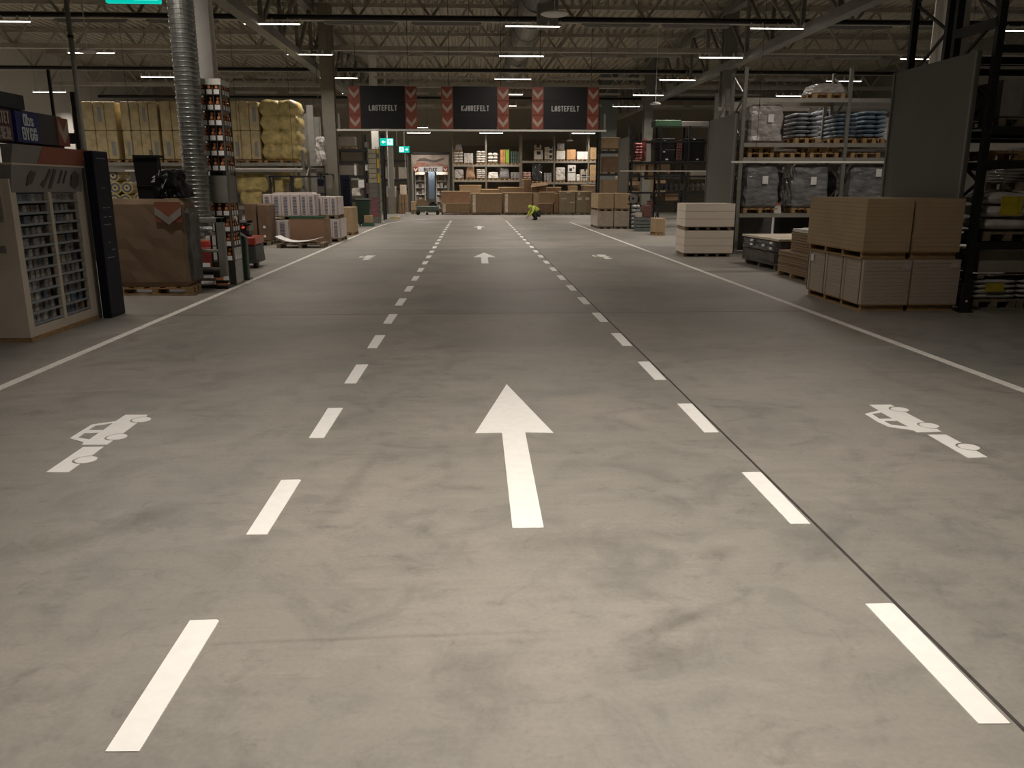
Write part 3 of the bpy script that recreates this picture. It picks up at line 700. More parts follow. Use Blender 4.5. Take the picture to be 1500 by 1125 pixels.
# black wrapped timber bundle with a pale plank top
t = thing('timber_bundle', 'black film-wrapped bundle with a pale board top, beside the rack front', 'timber bundle', (6.98, 17.85, 0), rz=R(3))
for y in (-.85, 0, .75): MB().box(-.6, y, 0, .6, y + .1, .09).build('bearer', WOODG, t)
lumpy(-.66, -1.0, .09, .66, 1.0, .40, .008, 5, 3).build('brown_wrap', FILMBR, t); lumpy(-.66, -1.0, .38, .66, 1.0, .62, .008, 5, 4).build('black_wrap', FILMD, t)
for k in range(5):
    inst(MB().box(-.64 + k * .26, -1.02, .62, -.64 + k * .26 + .25, 1.02, .665).mesh('top_board', mat('top_plank', (.66, .58, .46), .6, 0, .08, 4)), 'top_board', t)
for y, z in ((-.75, .57), (-.75, .46), (.3, .57), (.3, .48), (-.35, .50)):
    MB().box(-.70, y - .07, z - .022, -.672, y + .07, z + .022).build('label_sheet', PAPER, t)
# boards, grey sheets and bags behind the brown packs
def plank_stack(label, x0, x1, y0, y1, z0, z1, n, m, name='plank_stack', top=None):
    t = thing(name, label, 'plank stack', ((x0 + x1) / 2, (y0 + y1) / 2, z0)); hx, hy = (x1 - x0) / 2, (y1 - y0) / 2; zb = 0
    rr = random.Random(n)
    if z0 < .05:
        for y in (-hy + .1, 0, hy - .2): MB().box(-hx - .04, y, 0, hx, y + .1, .08).build('bearer', WOOD, t)
        zb = .08
    h = (z1 - z0 - zb) / n
    for k in range(n):
        o = rr.uniform(-.015, .015)
        inst(MB().box(-hx + o, -hy + o, zb + k * h, hx + o, hy + o, zb + (k + 1) * h - .006).mesh('plank_layer', m), 'plank_layer', t)
    if top: lumpy(-hx, -hy, z1 - z0, hx, hy, z1 - z0 + .08, .015, 4, 5).build('top_bag', SACKW, t)
    return t
plank_stack('low stack of brown planks between the black bundle and the big packs', 6.22, 7.0, 14.6, 16.3, 0, .50, 9, MDF)
plank_stack('narrower brown plank stack lying on the low one with a white bag on top', 6.42, 7.0, 14.8, 16.2, .502, .86, 7, MDF, top=1)
plank_stack('pile of grey white sheets on edge behind the big brown packs', 6.55, 7.3, 14.2, 14.55, .0, 1.3, 9, SACKW)

# --- rack row C: dark machinery rack at 35 m
RC = rack('dark rack of machinery and tins beyond the pale board stacks', 6.75, 1.2, 3, 35, 1.0, [.95, 1.5, 2.18, 2.75, 3.6], 4.2, STEELD, STEELD, post=.08, beamh=.07)
def shelfbox(px0, py0, px1, py1, Y, d, label, m, cat='box', name='stock_box', kind='box', z0=None, dots=None, group=None, seed=0, lay=4, pal=False):
    a, c = at(px0, py1, Y), at(px1, py0, Y); zz = a.z if z0 is None else z0
    t, hx, hy, zb = load(name, label, cat, a.x, c.x, Y, Y + d, zz, pallet_=pal, group=group, ph=.1)
    h = c.z - zz
    if kind == 'box': MB().cbox(-hx, -hy, zb, hx, hy, h, .012).build('carton', m, t)
    elif kind == 'lump': lumpy(-hx, -hy, zb, hx, hy, h, .02, 5, seed, taper=.06).build('wrapped_goods', m, t)
    elif kind == 'sack': sacks(t, hx * .98, hy, zb, h, m, lay, seed)
    elif kind == 'round': lumpy(-hx, -hy, zb, hx, hy, h, .015, 6, seed, taper=.28).build('wrapped_goods', m, t, smooth=True)
    elif kind == 'bottles':
        n = 4; rows = lay
        for r_ in range(rows):
            for i in range(n):
                hh = (h - zb) / rows; rad = hx / n * .9
                MB().lathe([(rad * .9, 0), (rad, hh * .1), (rad, hh * .7), (rad * .5, hh * .85), (rad * .5, hh * .97)], 0, 0, 8).build('bottle', m, t, loc=(-hx + (i + .5) * 2 * hx / n, -hy + rad, zb + r_ * hh))
        MB().box(-hx, -hy + 2 * hx / n, zb, hx, hy, h * .95).build('bottle_block', m, t)
    elif kind == 'grid':
        n = 3
        for r_ in range(lay):
            for i in range(n):
                hh = (h - zb) / lay; w = 2 * hx / n
                MB().box(-hx + i * w + .01, -hy, zb + r_ * hh + .008, -hx + (i + 1) * w - .01, hy, zb + (r_ + 1) * hh - .008).build('carton', m, t)
    for q in (dots or []):
        MB().box(q[0] * hx - q[2] / 2, -hy - .012, zb + q[1] * h - q[3] / 2, q[0] * hx + q[2] / 2, -hy - .006, zb + q[1] * h + q[3] / 2).build('printed_label', q[4] if len(q) > 4 else PAPER, t)
    return t
sb = shelfbox
sb(930, 209, 941, 234, 35.1, .8, 'stack of red and white sacks in the dark rack', SACKR, 'pallet of sacks', 'sack_pallet', 'sack', seed=3, lay=6)
sb(944, 203, 948, 236, 35.1, .8, 'narrow upright red and white pack beside the striped sacks', SACKR, 'pack', 'tall_pack', 'grid', lay=5)
sb(959, 203, 989, 218, 35.1, .8, 'black machine case with a white disc on the top tier', BLACK, dots=[(.0, .75, .08, .06)])
sb(959, 219, 989, 236, 35.1, .8, 'black machine case with two white discs under the top one', BLACK, dots=[(-.1, .8, .08, .05), (.2, .15, .12, .06)])
sb(990, 205, 1000, 234, 35.1, .8, 'tall slim pack of red printed tins', mat('red_tin_print', (.14, .06, .05), .5, 0, .7, 20), 'pack', 'tall_pack', 'grid', lay=7)
sb(1001, 203, 1033, 236, 35.1, .8, 'wide black machine case beside the red tins', BLACK, dots=[(-.05, .97, .1, .05), (.35, .08, .1, .05)])
sb(960, 176, 998, 185, 35.1, .8, 'green crate on top of the dark rack', mat('green_crate', (.04, .10, .05), .5))
sb(999, 178, 1048, 185, 35.1, .8, 'long grey carton on top of the dark rack', mat('mid_grey_carton', (.2, .19, .17), .6))
sb(924, 240, 946, 252, 35.2, .8, 'pair of tan cartons behind the white rail', CARDL, kind='grid', lay=1)
sb(949, 240, 958, 263, 35.2, .8, 'small tan carton beside the slim dark post', CARD)
sb(964, 256, 996, 264, 35.2, .8, 'row of pale small packs on the middle shelf', MIXC, kind='grid', lay=1)
sb(1011, 252, 1036, 262, 35.1, .8, 'pale long carton on the middle shelf', CREAM)
sb(965, 268, 995, 279, 35.2, .8, 'row of dark grey cylinders on the lower shelf', mat('dark_cylinders', (.11, .11, .115), .4, .2, .2), 'tins', 'tin_row', 'bottles', lay=1)
sb(1003, 268, 1034, 279, 35.2, .8, 'dark mixed tins at the inner end of the lower shelf', MIXC, 'tins', 'tin_row', 'bottles', lay=1)
sb(974, 284, 994, 294, 35.2, .8, 'small tan cartons above the pale board stack', CARD)
sb(922, 271, 937, 280, 35.3, .8, 'orange tan carton pair on the lower shelf by the cladding', CARD, kind='grid', lay=1)
t = thing('cable_roll', 'grey cable drum lying on the striped sacks by the far cladding', 'cable drum', (at(928, 291, 34.3).x, 34.4, at(928, 291, 34.3).z))
MB().cyl((0, 0, 0), (0, .4, 0), .20, 18).build('coil', mat('coil_grey', (.2, .19, .18), .5, 0, .2, 30), t); MB().cyl((0, -.01, 0), (0, .41, 0), .05, 10).build('hub', BLACK, t); MB().box(-.22, 0, -.24, .22, .4, -.19).build('base', STEELD, t)
sb(925, 300, 938, 334, 34.2, .8, 'stack of striped grey and white sacks on the floor by the far cladding', mat('striped_sack', (.42, .45, .43), .4, 0, .5, 3), 'pallet of sacks', 'sack_pallet', 'sack', z0=0, lay=6)
t = thing('crate_trolley', 'dark grey pallet of crates standing out before the machinery rack', 'crate trolley', (at(942, 338, 32.6).x, 32.7, 0))
for k in range(4): MB().box(-.32, -.3, .02 + k * .13, .3, .3, .13 + k * .13, (.02, .02, -.02, -.02)).build('crate', mat('crate_grey', (.10, .12, .11), .5, 0, .2), t)
MB().cbox(-.05, -.25, .55, .26, .2, 1.0, .02).build('box_of_tins', mat('red_tin_print', (.28, .1, .08)), t)
MB().box(-.3, -.2, .55, -.08, .1, .72).build('pale_box', CREAM, t)
sb(960, 320, 975, 343, 29.5, .9, 'short cardboard box standing beside the pale board stacks', CARDL, pal=True, z0=0)
t = thing('tin_column', 'slim column of stacked tins before the machinery rack', 'tin stack', (at(951, 338, 33.6).x, 33.7, 0))
for k in range(9): MB().cyl((0, 0, .01 + k * .13), (0, 0, .13 + k * .13), .12, 12).build('tin', mat('red_tin_print', (.28, .1, .08)), t)
# more dark depth behind row C and further racks seen through it
RD = rack('tall brown loaded rack between the dark rack and the far shelves', 6.9, 2.4, 2, 45, 1.0, [1.2, 2.4, 3.6], 4.6, STEELD, STEELD)
for i, (x0, x1, z, h) in enumerate(((7.1, 8.1, 1.2, .9), (8.3, 9.2, 1.2, .8), (7.1, 8.0, 2.4, .9), (8.2, 9.2, 2.4, .7), (7.0, 8.0, 3.6, .7), (8.3, 9.2, 0, .9), (7.1, 8.1, 0, .9), (9.6, 10.6, 1.2, .9), (9.6, 10.8, 2.4, .9))):
    t, hx, hy, zb = load('carton_load', '%s brown carton load deep in the rack behind the machinery' % ordn[i], 'carton', x0, x1, 45.1, 45.9, z)
    MB().cbox(-hx, -hy, zb, hx, hy, h, .02).build('carton', (CARD, CARDL, CARDD)[i % 3], t)

# ================================================================== SIGNS over the lanes
t = thing('sign_gantry', 'thin white crossbar carrying the three black lane signs', 'gantry', (-4.1, 26.5, 3.44))
MB().box(-.1, -.04, -.02, 8.35, .04, .035).build('crossbar', WHITE, t)
for x in (-.02, 8.3): MB().box(x - .03, -.03, 0, x + .03, .03, .5).build('end_bracket', STEEL, t)
for i, (px, s, w) in enumerate(((561, 'LASTEFELT', 'leftmost'), (696, 'KJØREFELT', 'middle'), (828, 'LASTEFELT', 'rightmost'))):
    cx = at(px, 156, 26.5).x
    t = thing('lane_sign', '%s black lane sign with red chevron blocks reading %s' % (w, s), 'sign', (cx, 26.5, 3.48), group='hanging lane signs')
    HW, HH = 1.055, 1.27
    for k in range(3):
        MB().box(-HW + .37, -.035, k * HH / 3 + .004, HW - .37, .035, (k + 1) * HH / 3 - .002).build('panel', SIGNB, t)
        for sx in (-1, 1):
            x0 = sx * (HW - .185)
            q = MB().box(x0 - .182, -.045, k * HH / 3 + .012, x0 + .182, .03, (k + 1) * HH / 3 - .012).build('chevron_block', REDO, t)
            z0 = k * HH / 3 + .06; a, hgt, tk = .15, .30, .13
            MB().prism([(x0 - a, z0 + hgt), (x0 - a, z0 + hgt - tk), (x0, z0), (x0 + a, z0 + hgt - tk), (x0 + a, z0 + hgt), (x0, z0 + tk)], 'y', -.052, -.045).build('chevron', CHEV, q)
    text(s, .17, (0, -.038, HH * .49), (R(90), 0, 0), SIGNT, t, sx=.68, tk=.18)
    for x in (-.8, .8): MB().cyl((x, 0, HH), (x, 0, 8.42 - 3.48), .008, 5).build('hanger_wire', STEELD, t)

# exit signs
def exitsign(px, py, Y, w, h, label, arrow='right', drop=None):
    c = at(px, py, Y)
    t = thing('exit_sign', label, 'exit sign', (c.x, Y, c.z - h / 2))
    MB().cbox(-w / 2, -.03, 0, w / 2, .03, h, .008).build('housing', EXITG, t)
    s = 1 if arrow == 'right' else -1
    # white half with green running figure, green half with arrow
    a, b_ = sorted((-s * w * .46, -s * w * .03))
    MB().box(a, -.036, h * .1, b_, -.03, h * .9).build('white_field', EXITW, t)
    m = (a + b_) / 2; k = h * .8
    f = MB().cyl((m + .05 * k, -.037, h * .1 + k * .83), (m + .05 * k, -.041, h * .1 + k * .83), k * .08, 10)
    f.prism([(m - .1 * k, h * .1 + k * .72), (m + .08 * k, h * .1 + k * .72), (m + .05 * k, h * .1 + k * .4), (m - .1 * k, h * .1 + k * .42)], 'y', -.041, -.037)
    for p, q in (((-.05, .42), (-.3, .22)), ((-.3, .22), (-.42, .25)), ((.02, .42), (.2, .28)), ((.2, .28), (.16, .05)), ((.0, .66), (.25, .55)), ((-.05, .66), (-.28, .55))):
        f.bar((m + p[0] * k, -.039, h * .1 + p[1] * k), (m + q[0] * k, -.039, h * .1 + q[1] * k), .09 * k, .004)
    f.build('running_figure', EXITG, t)
    x0 = s * w * .24; u = h * .3
    MB().prism([(x0 - u * .9, h / 2 - u * .25), (x0 + 0 * s, h / 2 - u * .25), (x0 + 0 * s, h / 2 - u * .8), (x0 + u, h / 2), (x0, h / 2 + u * .8), (x0, h / 2 + u * .25), (x0 - u * .9, h / 2 + u * .25)] if s > 0 else
               [(x0 + u * .9, h / 2 - u * .25), (x0, h / 2 - u * .25), (x0, h / 2 - u * .8), (x0 - u, h / 2), (x0, h / 2 + u * .8), (x0, h / 2 + u * .25), (x0 + u * .9, h / 2 + u * .25)], 'y', -.036, -.03).build('arrow', EXITW, t)
    for x in (-w * .4, w * .4) if not drop else (0,): MB().cyl((x, 0, h), (x, 0, 8.42 - t.location.z), .012 if drop else .006, 6).build('hanger', WHITE, t)
    return t
exitsign(566.5, 208, 40, .62, .34, 'lit green exit sign hung nearer, arrow on its left half', 'left', True)
exitsign(592, 219, 46, .56, .33, 'lit green exit sign hung further back, arrow on its right half', 'right', True)
exitsign(194, -17, 9, .54, .28, 'large lit green exit sign cut by the top edge of the view', 'left')

# ================================================================== FAR END
YR = 55.0
def rack_at(label, pxs, levels_y, ytop, Y, d=1.0, m=STEEL, bm_=None, deck=True):
    t = thing('pallet_rack', label, 'pallet rack', (0, Y, 0)); bm_ = bm_ or m
    xs = [at(p, 240, Y).x for p in pxs]; top = at(700, ytop, Y).z
    for x in xs:
        for y in (0, d - .08): MB().box(x - .05, y, 0, x + .05, y + .08, top).build('upright', m, t)
    for ly in levels_y:
        z = at(700, ly, Y).z
        for a, c in zip(xs, xs[1:]):
            for y in (0, d - .05): MB().box(a + .05, y - .01, z - .13, c - .05, y + .04, z).build('beam', bm_, t)
    return t, [at(700, ly, Y).z for ly in levels_y]
_, ZL = rack_at('far rack of sacks and wrapped goods left of the aisle end', (663.5, 712, 762), (241, 263.5), 198, YR, 1.0, mat('far_rack_paint', (.2, .18, .14), .5), BEAM)
_, ZR = rack_at('far rack of white appliance boxes behind the crouching worker', (764, 812, 862, 911, 960), (235.5, 267), 198, YR, 1.0, mat('far_rack_paint', (.2, .18, .14), .5), BEAM)
def fb(x0, y0, x1, z0, label, m, kind='box', **k):
    return sb(x0, y0, x1, 250, YR + .05, .85, label, m, kind=kind, z0=z0, pal=True, **k)
G1 = 'goods on the far left rack'
fb(665, 222, 678, ZL[0], 'silvery white sacks at the inner end of the top far shelf', SACKW, 'sack', seed=1, lay=4)
a = fb(666, 210, 677, at(672, 222, YR).z, 'rounded grey sacks stacked above the silvery sacks', FILML, 'round', seed=2)
fb(680, 224, 693, ZL[0], 'white ribbed sacks, second load on the top far shelf', mat('ribbed_white', (.6, .58, .55), .5, 0, .3, 10), 'grid', lay=1)
fb(698, 221, 711, ZL[0], 'uneven white sacks with red print beside the middle post', SACKW, 'sack', seed=3, lay=5)
fb(715, 224, 729, ZL[0], 'white bags with dark lettering right of the middle post', SACKW, 'sack', seed=4, lay=3)
fb(733, 219, 740, ZL[0], 'orange and white tall packs on the top far shelf', mat('orange_pack', (.65, .3, .12), .5, 0, .3, 4), 'grid', lay=2)
fb(740.5, 219, 746, ZL[0], 'lime green and white tall packs beside the orange ones', LIME, 'grid', lay=1)
fb(748, 221, 761, ZL[0], 'dark grey green bottles at the end of the top far shelf', TEALB, 'bottles', lay=3)
fb(665, 248, 679, ZL[1], 'clear wrapped silver crate on the lower far shelf', FILML, 'lump', seed=5)
fb(682, 243, 696, ZL[1], 'tall brown rounded load on the lower far shelf', mat('brown_film', (.36, .22, .13), .35, 0, .15, 4, .4, 5), 'round', seed=6)
fb(698, 248, 711, ZL[1], 'white sacks on the lower far shelf beside the brown load', SACKW, 'sack', seed=7, lay=5)
fb(715, 252, 730, ZL[1], 'short white wrapped block on the lower far shelf', mat('bright_white_wrap', (.8, .78, .74), .4, 0, .1, 4, .3, 5), 'lump', seed=8)
fb(731, 246, 747, ZL[1], 'grey wrapped uneven load on the lower far shelf', FILM, 'round', seed=9)
fb(748, 252, 761, ZL[1], 'grey tubs at the end of the lower far shelf', mat('grey_tub', (.3, .3, .3), .5, 0, .4, 8), 'grid', lay=3)
fb(783, 220, 795, ZR[0], 'printed white cartons, first load on the upper appliance shelf', SACKW, dots=[(0, .6, .25, .2, STEELD)])
fb(783, 212, 793, at(788, 220, YR).z, 'small printed carton on top of the first printed load', CREAM, dots=[(0, .5, .2, .2, STEELD)])
fb(797.5, 215, 810, ZR[0], 'cartons with dark round pictures on the upper appliance shelf', CREAM, 'grid', lay=3, dots=[(.5, .2, .18, .18, STEELD), (.5, .55, .18, .18, STEELD), (.5, .85, .18, .18, STEELD)])
fb(815, 221, 828, ZR[0], 'bright white block under a dark crate on the upper appliance shelf', mat('bright_white_wrap', (.8, .78, .74)))
fb(816, 210, 827, at(820, 221, YR).z, 'grey printed crates on top of the bright white block', mat('grey_tub', (.3, .3, .3)), 'grid', lay=1)
fb(830, 219, 843.5, ZR[0], 'orange tan carton on the upper appliance shelf', mat('orange_card', (.62, .36, .17), .7))
fb(845, 222, 861, ZR[0], 'long white carton beside the orange tan one', mat('bright_white_wrap', (.8, .78, .74)))
fb(864, 216, 878, ZR[0], 'tan carton by the broad column on the upper shelf', mat('tan_card', (.46, .31, .16), .7))
fb(896, 216, 908, ZR[0], 'tan carton right of the broad column on the upper shelf', mat('tan_card', (.46, .31, .16)))
fb(915, 219, 935, ZR[0], 'brown cartons seen past the dark rack on the upper shelf', CARD, 'grid', lay=2)
fb(765, 252, 778, ZL[1], 'pile of red and white packs at the start of the lower shelf', mat('red_white_pack', (.7, .45, .4), .5, 0, .5, 6), 'sack', seed=10, lay=4)
fb(779.5, 238, 794.5, ZR[1], 'tall black wrapped block on the lower appliance shelf', FILMD, 'lump', seed=11)
fb(797, 253, 808, ZR[1], 'low grey crate with dark band on the lower appliance shelf', mat('grey_tub', (.3, .3, .3)), 'grid', lay=2)
fb(814, 245, 828, ZR[1], 'white bags under dark crates on the lower appliance shelf', SACKW, 'lump', seed=12)
fb(832, 242, 843.5, ZR[1], 'tall white appliance box with dark picture and band', mat('bright_white_wrap', (.8, .78, .74)), dots=[(-.3, .65, .18, .18, STEELD), (.45, .75, .08, .1, STEELD), (0, .5, .5, .03, STEELD)])
fb(845, 255.5, 849.5, ZR[1], 'small slim white box between the tall white boxes', PAPER)
fb(850.5, 248, 861, ZR[1], 'box stack with grey pictures near the broad column', CREAM, 'grid', lay=3, dots=[(0, .35, .3, .2, STEELD), (.3, .8, .12, .12, STEELD)])
fb(864, 241, 878, ZR[1], 'tall tan carton by the broad column on the lower shelf', mat('tan_card', (.46, .31, .16)))
fb(897, 244, 908, ZR[1], 'tan carton right of the broad column on the lower shelf', mat('tan_card', (.46, .31, .16)))
fb(915, 243, 935, ZR[1], 'brown cartons seen past the dark rack on the lower shelf', CARD, 'grid', lay=2)
# dark back panels behind the far racks
struct('trim_1', MB().box(at(663, 240, 57).x, 57, 0, at(762, 240, 57).x, 57.08, 4.4).build('trim_1', mat('back_panel', (.16, .14, .105), .7)))
struct('trim_2', MB().box(at(765, 240, 57).x, 57, 0, 14, 57.08, 4.8).build('trim_2', mat('back_panel', (.16, .14, .105))))

# big cartons in a row on the floor at the end of the aisle
YC = 51.5
def carton(px0, py0, px1, py1, Y, label, m=CARD, d=1.2, pal=True, z0=0, tape=False, paper=None, lid=True, group=None):
    a, c = at(px0, py0, Y), at(px1, py0, Y)
    t, hx, hy, zb = load('large_carton', label, 'carton', a.x, c.x, Y, Y + d, z0, pm=WOODG, pallet_=pal, ph=.12, group=group)
    h = a.z - z0
    MB().cbox(-hx, -hy, zb, hx, hy, h - .05, .015).build('carton', m, t)
    if lid: MB().cbox(-hx - .02, -hy - .02, h - .07, hx + .02, hy + .02, h, .015).build('lid', CARDL, t)
    if tape: MB().box(-hx + .1, -hy - .012, zb + .02, -hx + .28, -hy - .004, h - .08).build('paper_strip', mat('taped_edge', (.6, .52, .42), .7, 0, .3, 8), t)
    for q in (paper or []): MB().box(q[0] * hx - q[2] / 2, -hy - .012, zb + q[1] * h - q[3] / 2, q[0] * hx + q[2] / 2, -hy - .005, zb + q[1] * h + q[3] / 2).build('label_sheet', mat('beige_label', (.55, .48, .4), .6, 0, .3, 12), t)
    return t
zz = at(660, 297, YC).z
carton(646, 297, 688, 313, YC, 'lower long carton at the inner end of the carton row', tape=True)
carton(646, 280, 688, 297, YC, 'upper reddish brown carton on the inner end of the row', mat('red_card', (.36, .21, .12), .75), pal=False, z0=zz)
carton(690, 283, 735, 313, YC, 'first big square carton with a taped strip in the row', tape=True)
carton(737.5, 282, 780, 313, YC, 'second big square carton with a taped strip, beside the worker', tape=True)
carton(673, 271, 705, 283, YC + 1.6, 'long pale carton peeking over the back of the row', CARDL, z0=0, pal=False)
carton(705, 277, 731, 283, YC + 1.4, 'flat orange brown carton lying behind the first square carton', CARD, z0=0, pal=False)
carton(731, 274, 768, 283, YC + 1.6, 'long brown carton lying behind the second square carton', CARD, z0=0, pal=False)
carton(767, 262, 778, 283, YC + 1.2, 'upright grey brown carton at the open flaps', CARDD, z0=0, pal=False)
carton(781, 281, 790, 312, YC + .2, 'narrow tan carton behind the crouching worker', CARDL, lid=False)
carton(790, 281, 813, 296, YC + .1, 'upper brown carton stacked right of the worker', CARD, z0=at(800, 297, YC).z, pal=False)
carton(789, 297, 810, 313, YC, 'lower brown carton stacked right of the worker', CARDD)
carton(811, 282, 819, 312, YC + .2, 'upright reddish carton between the stacks', mat('red_card', (.36, .21, .12)), lid=False)
carton(820, 280, 843.5, 313, YC - .2, 'big wrapped carton with shiny tape near the broad column', mat('olive_card', (.24, .19, .115), .6, 0, .1, 4), paper=[(.1, .85, .35, .06), (-.5, .6, .3, .06), (.6, .45, .3, .06)])
carton(844.5, 280, 866, 313, YC - .2, 'big carton with two pale label sheets by the small stack', mat('olive_card', (.24, .19, .115)), paper=[(-.6, .85, .12, .25), (-.55, .6, .25, .16), (.5, .6, .25, .16)])
carton(802, 274, 822, 280, YC + 1.6, 'orange brown flat carton behind the stacks', CARD, z0=0, pal=False)
carton(835, 272, 846, 280, YC + 1.6, 'small pale carton behind the wrapped big carton', CARDL, z0=0, pal=False)
carton(855, 271, 878, 280, YC + 1.6, 'brown carton pair behind the label sheet carton', CARD, z0=0, pal=False)
# opened carton with flaps
p = at(790, 282, YC + .3); t = thing('opened_carton', 'opened brown carton with raised flaps behind the worker', 'carton', (p.x, YC + 1.0, p.z))
w = .45; bb = MB(); bb.box(-w, -.4, 0, w, -.38, .55).box(-w, .38, 0, w, .4, .62).box(-w, -.4, 0, -w + .02, .4, .6).box(w - .02, -.4, 0, w, .4, .5).box(-w, -.4, 0, w, .4, .02)
bb.build('carton', CARDD, t); MB().add([(-w, -.4, .55), (w, -.4, .62), (w + .1, -.75, .45), (-w - .1, -.7, .3)], [(0, 1, 2, 3)]).add([(-w, -.4, .56), (w, -.4, .63), (w + .1, -.75, .46), (-w - .1, -.7, .31)], [(0, 1, 2, 3)]).build('flap', CARD, t)
MB().add([(w, -.4, .5), (w, .4, .5), (w + .35, .4, .72), (w + .35, -.4, .7)], [(0, 1, 2, 3)]).add([(w, -.4, .52), (w, .4, .52), (w + .35, .4, .74), (w + .35, -.4, .72)], [(0, 1, 2, 3)]).build('flap', CARD, t)

# --- shop entrance with the BUTIKK header
YS = 55.6
x0, x1 = at(604.5, 240, YS).x, at(656.5, 240, YS).x
zt, zm, zs, z_ = at(630, 228, YS).z, at(630, 245, YS).z, at(630, 252, YS).z, at(630, 226, YS).z
t = thing('entrance_portal', 'shop entrance portal with picture header and white BUTIKK strip', 'shop entrance', ((x0 + x1) / 2, YS, 0)); hw = (x1 - x0) / 2
MB().box(-hw - .08, -.1, 0, -hw, .5, z_ + .1).build('jamb', STEEL, t); MB().box(hw, -.1, 0, hw + .08, .5, z_ + .1).build('jamb', STEEL, t)
MB().box(-hw - .08, -.1, z_, hw + .08, .3, z_ + .12).build('top_frame', STEELD, t)
pic = MB().box(-hw, -.04, zs, hw, .1, z_).build('header_panel', mat('header_beige', (.34, .28, .24), .6, 0, .25, 2), t)
MB().prism([(-hw + .05, zm + .02), (-hw + .3, zm + .35), (-.3, zm + .28), (0, zm + .1), (-.4, zm + .04)], 'y', -.06, -.04).build('red_hand_shape', mat('print_red', (.34, .17, .13), .6, 0, .3, 4), pic)
MB().prism([(-hw + .2, zm + .38), (-.35, zm + .42), (.35, zm + .3), (.9, zm + .5), (.9, zm + .6), (.2, zm + .44), (-.4, zm + .6), (-.7, zm + .55)], 'y', -.055, -.04).build('dark_print_shape', mat('print_dark', (.11, .09, .085), .6), pic)
MB().prism([(.0, zm + .22), (.5, zm + .15), (hw - .05, zm + .04), (hw - .05, zm + .12), (.6, zm + .28)], 'y', -.06, -.04).build('red_hand_shape', mat('print_red', (.34, .17, .13)), pic)
st = MB().box(-hw * .68, -.08, zs, hw * .68, -.04, zm + .02).build('white_strip', mat('strip_grey_white', (.62, .62, .63), .5), t)
text('BUTIKK', .26, (0, -.083, (zs + zm) / 2), (R(90), 0, 0), mat('dark_letter', (.02, .02, .03), .5), t, sx=.8, tk=.19)
for s_ in (-1, 1):
    xx = s_ * hw * .84
    q = MB().box(xx - .17, -.08, zs, xx + .17, -.04, zm + .02).build('chevron_block', REDO, t)
    MB().prism([(xx - .12, zm - .02), (xx - .12, zm - .12), (xx, zs + .04), (xx + .12, zm - .12), (xx + .12, zm - .02), (xx, zs + .14)], 'y', -.09, -.08).build('chevron', PAPER, q)
struct('door_1', MB().box((x0 + x1) / 2 - .22, YS + 1.2, .9, (x0 + x1) / 2 + .2, YS + 1.25, 2.9).build('door_1', BLUE), 'pale blue door leaf inside the shop entrance')
lamp((x0 + x1) / 2, YS + .9, 2.95, 22, 1.6)
# shelves inside the entrance
for k, (xa, xb, lb) in enumerate(((x0 + .08, x0 + .75, 'white shelf of folded goods inside the entrance, left of the blue door'), (x1 - .85, x1 - .05, 'bright white shelf unit inside the entrance, right of the blue door'))):
    s_ = thing('display_shelf', lb, 'shelf', ((xa + xb) / 2, YS + .9, 0)); h2 = (xb - xa) / 2
    for zz_ in (.3, .75, 1.2, 1.65, 2.1, 2.5):
        MB().box(-h2, -.2, zz_ - .03, h2, .2, zz_).build('shelf_board', PAPER, s_)
    for xx in (-h2, h2 - .03): MB().box(xx, -.2, 0, xx + .03, .2, 2.7).build('side_panel', PAPER, s_)
    MB().box(-h2, .18, 0, h2, .2, 2.7).build('back_panel', CREAM, s_)
    rr = random.Random(k)
    for zz_ in (.3, .75, 1.2, 1.65, 2.1):
        for q in range(3):
            cx_ = (xa + xb) / 2 - h2 + .12 + q * (2 * h2 - .2) / 2.4
            o = MB().box(-.08, -.1, 0, .08, .1, rr.uniform(.15, .33)).build('folded_goods', (SACKW, CREAM, MIXC, CARD)[rr.randrange(4)], None, loc=(cx_, YS + .85, zz_))
            tag(o, 'small goods, %s in line, %s board of the %s shelf in the entrance' % (ordn[q], {.3: 'lowest', .75: 'second', 1.2: 'middle', 1.65: 'fourth', 2.1: 'top'}[zz_], ('dimmer', 'brighter')[k]), 'goods', 'goods on the entrance shelves')
# flatbed trolley before the entrance
p = at(627, 314, 51.5); t = thing('flatbed_trolley', 'dark flatbed trolley carrying a carton before the shop entrance', 'trolley', (p.x, 51.5, 0))
MB().cbox(-.68, -.35, .26, .68, .35, .55, .04).build('deck', GREENG, t); MB().box(-.72, -.3, .55, -.66, .3, .62).build('handle_rail', STEELD, t)
for sx in (-.6, .6):
    for sy in (-.28, .28):
        MB().cyl((sx, sy - .03, .1), (sx, sy + .03, .1), .1, 12).build('wheel', BLACK, t); MB().box(sx - .06, sy - .05, .1, sx + .06, sy + .05, .28).build('fork', STEELD, t)
MB().cyl((-.05, -.3, .08), (-.05, -.24, .08), .08, 12).build('wheel', BLACK, t)
t = thing('carton', 'tilted brown carton lying on the flatbed trolley', 'carton', (p.x - .35, 51.5, .555), rz=.1)
MB().prism([(-.33, 0), (.4, 0), (.35, .25), (.05, .42), (-.35, .4)], 'y', -.25, .25).build('carton', CARD, t)
t = thing('dark_crate', 'black crate on the flatbed trolley beside the carton', 'crate', (p.x + .33, 51.5, .555))
MB().box(-.25, -.2, 0, .25, .2, .16, (.03, .03, -.03, -.03)).box(-.12, -.1, .16, .1, .1, .24).build('crate', BLACK, t)
t, hx, hy, zb = load('carton_load', 'small tan carton on a low pallet left of the flatbed trolley', 'carton', at(602, 300, 53).x, at(613, 300, 53).x, 53, 53.7, 0, pm=WOODG, ph=.25)
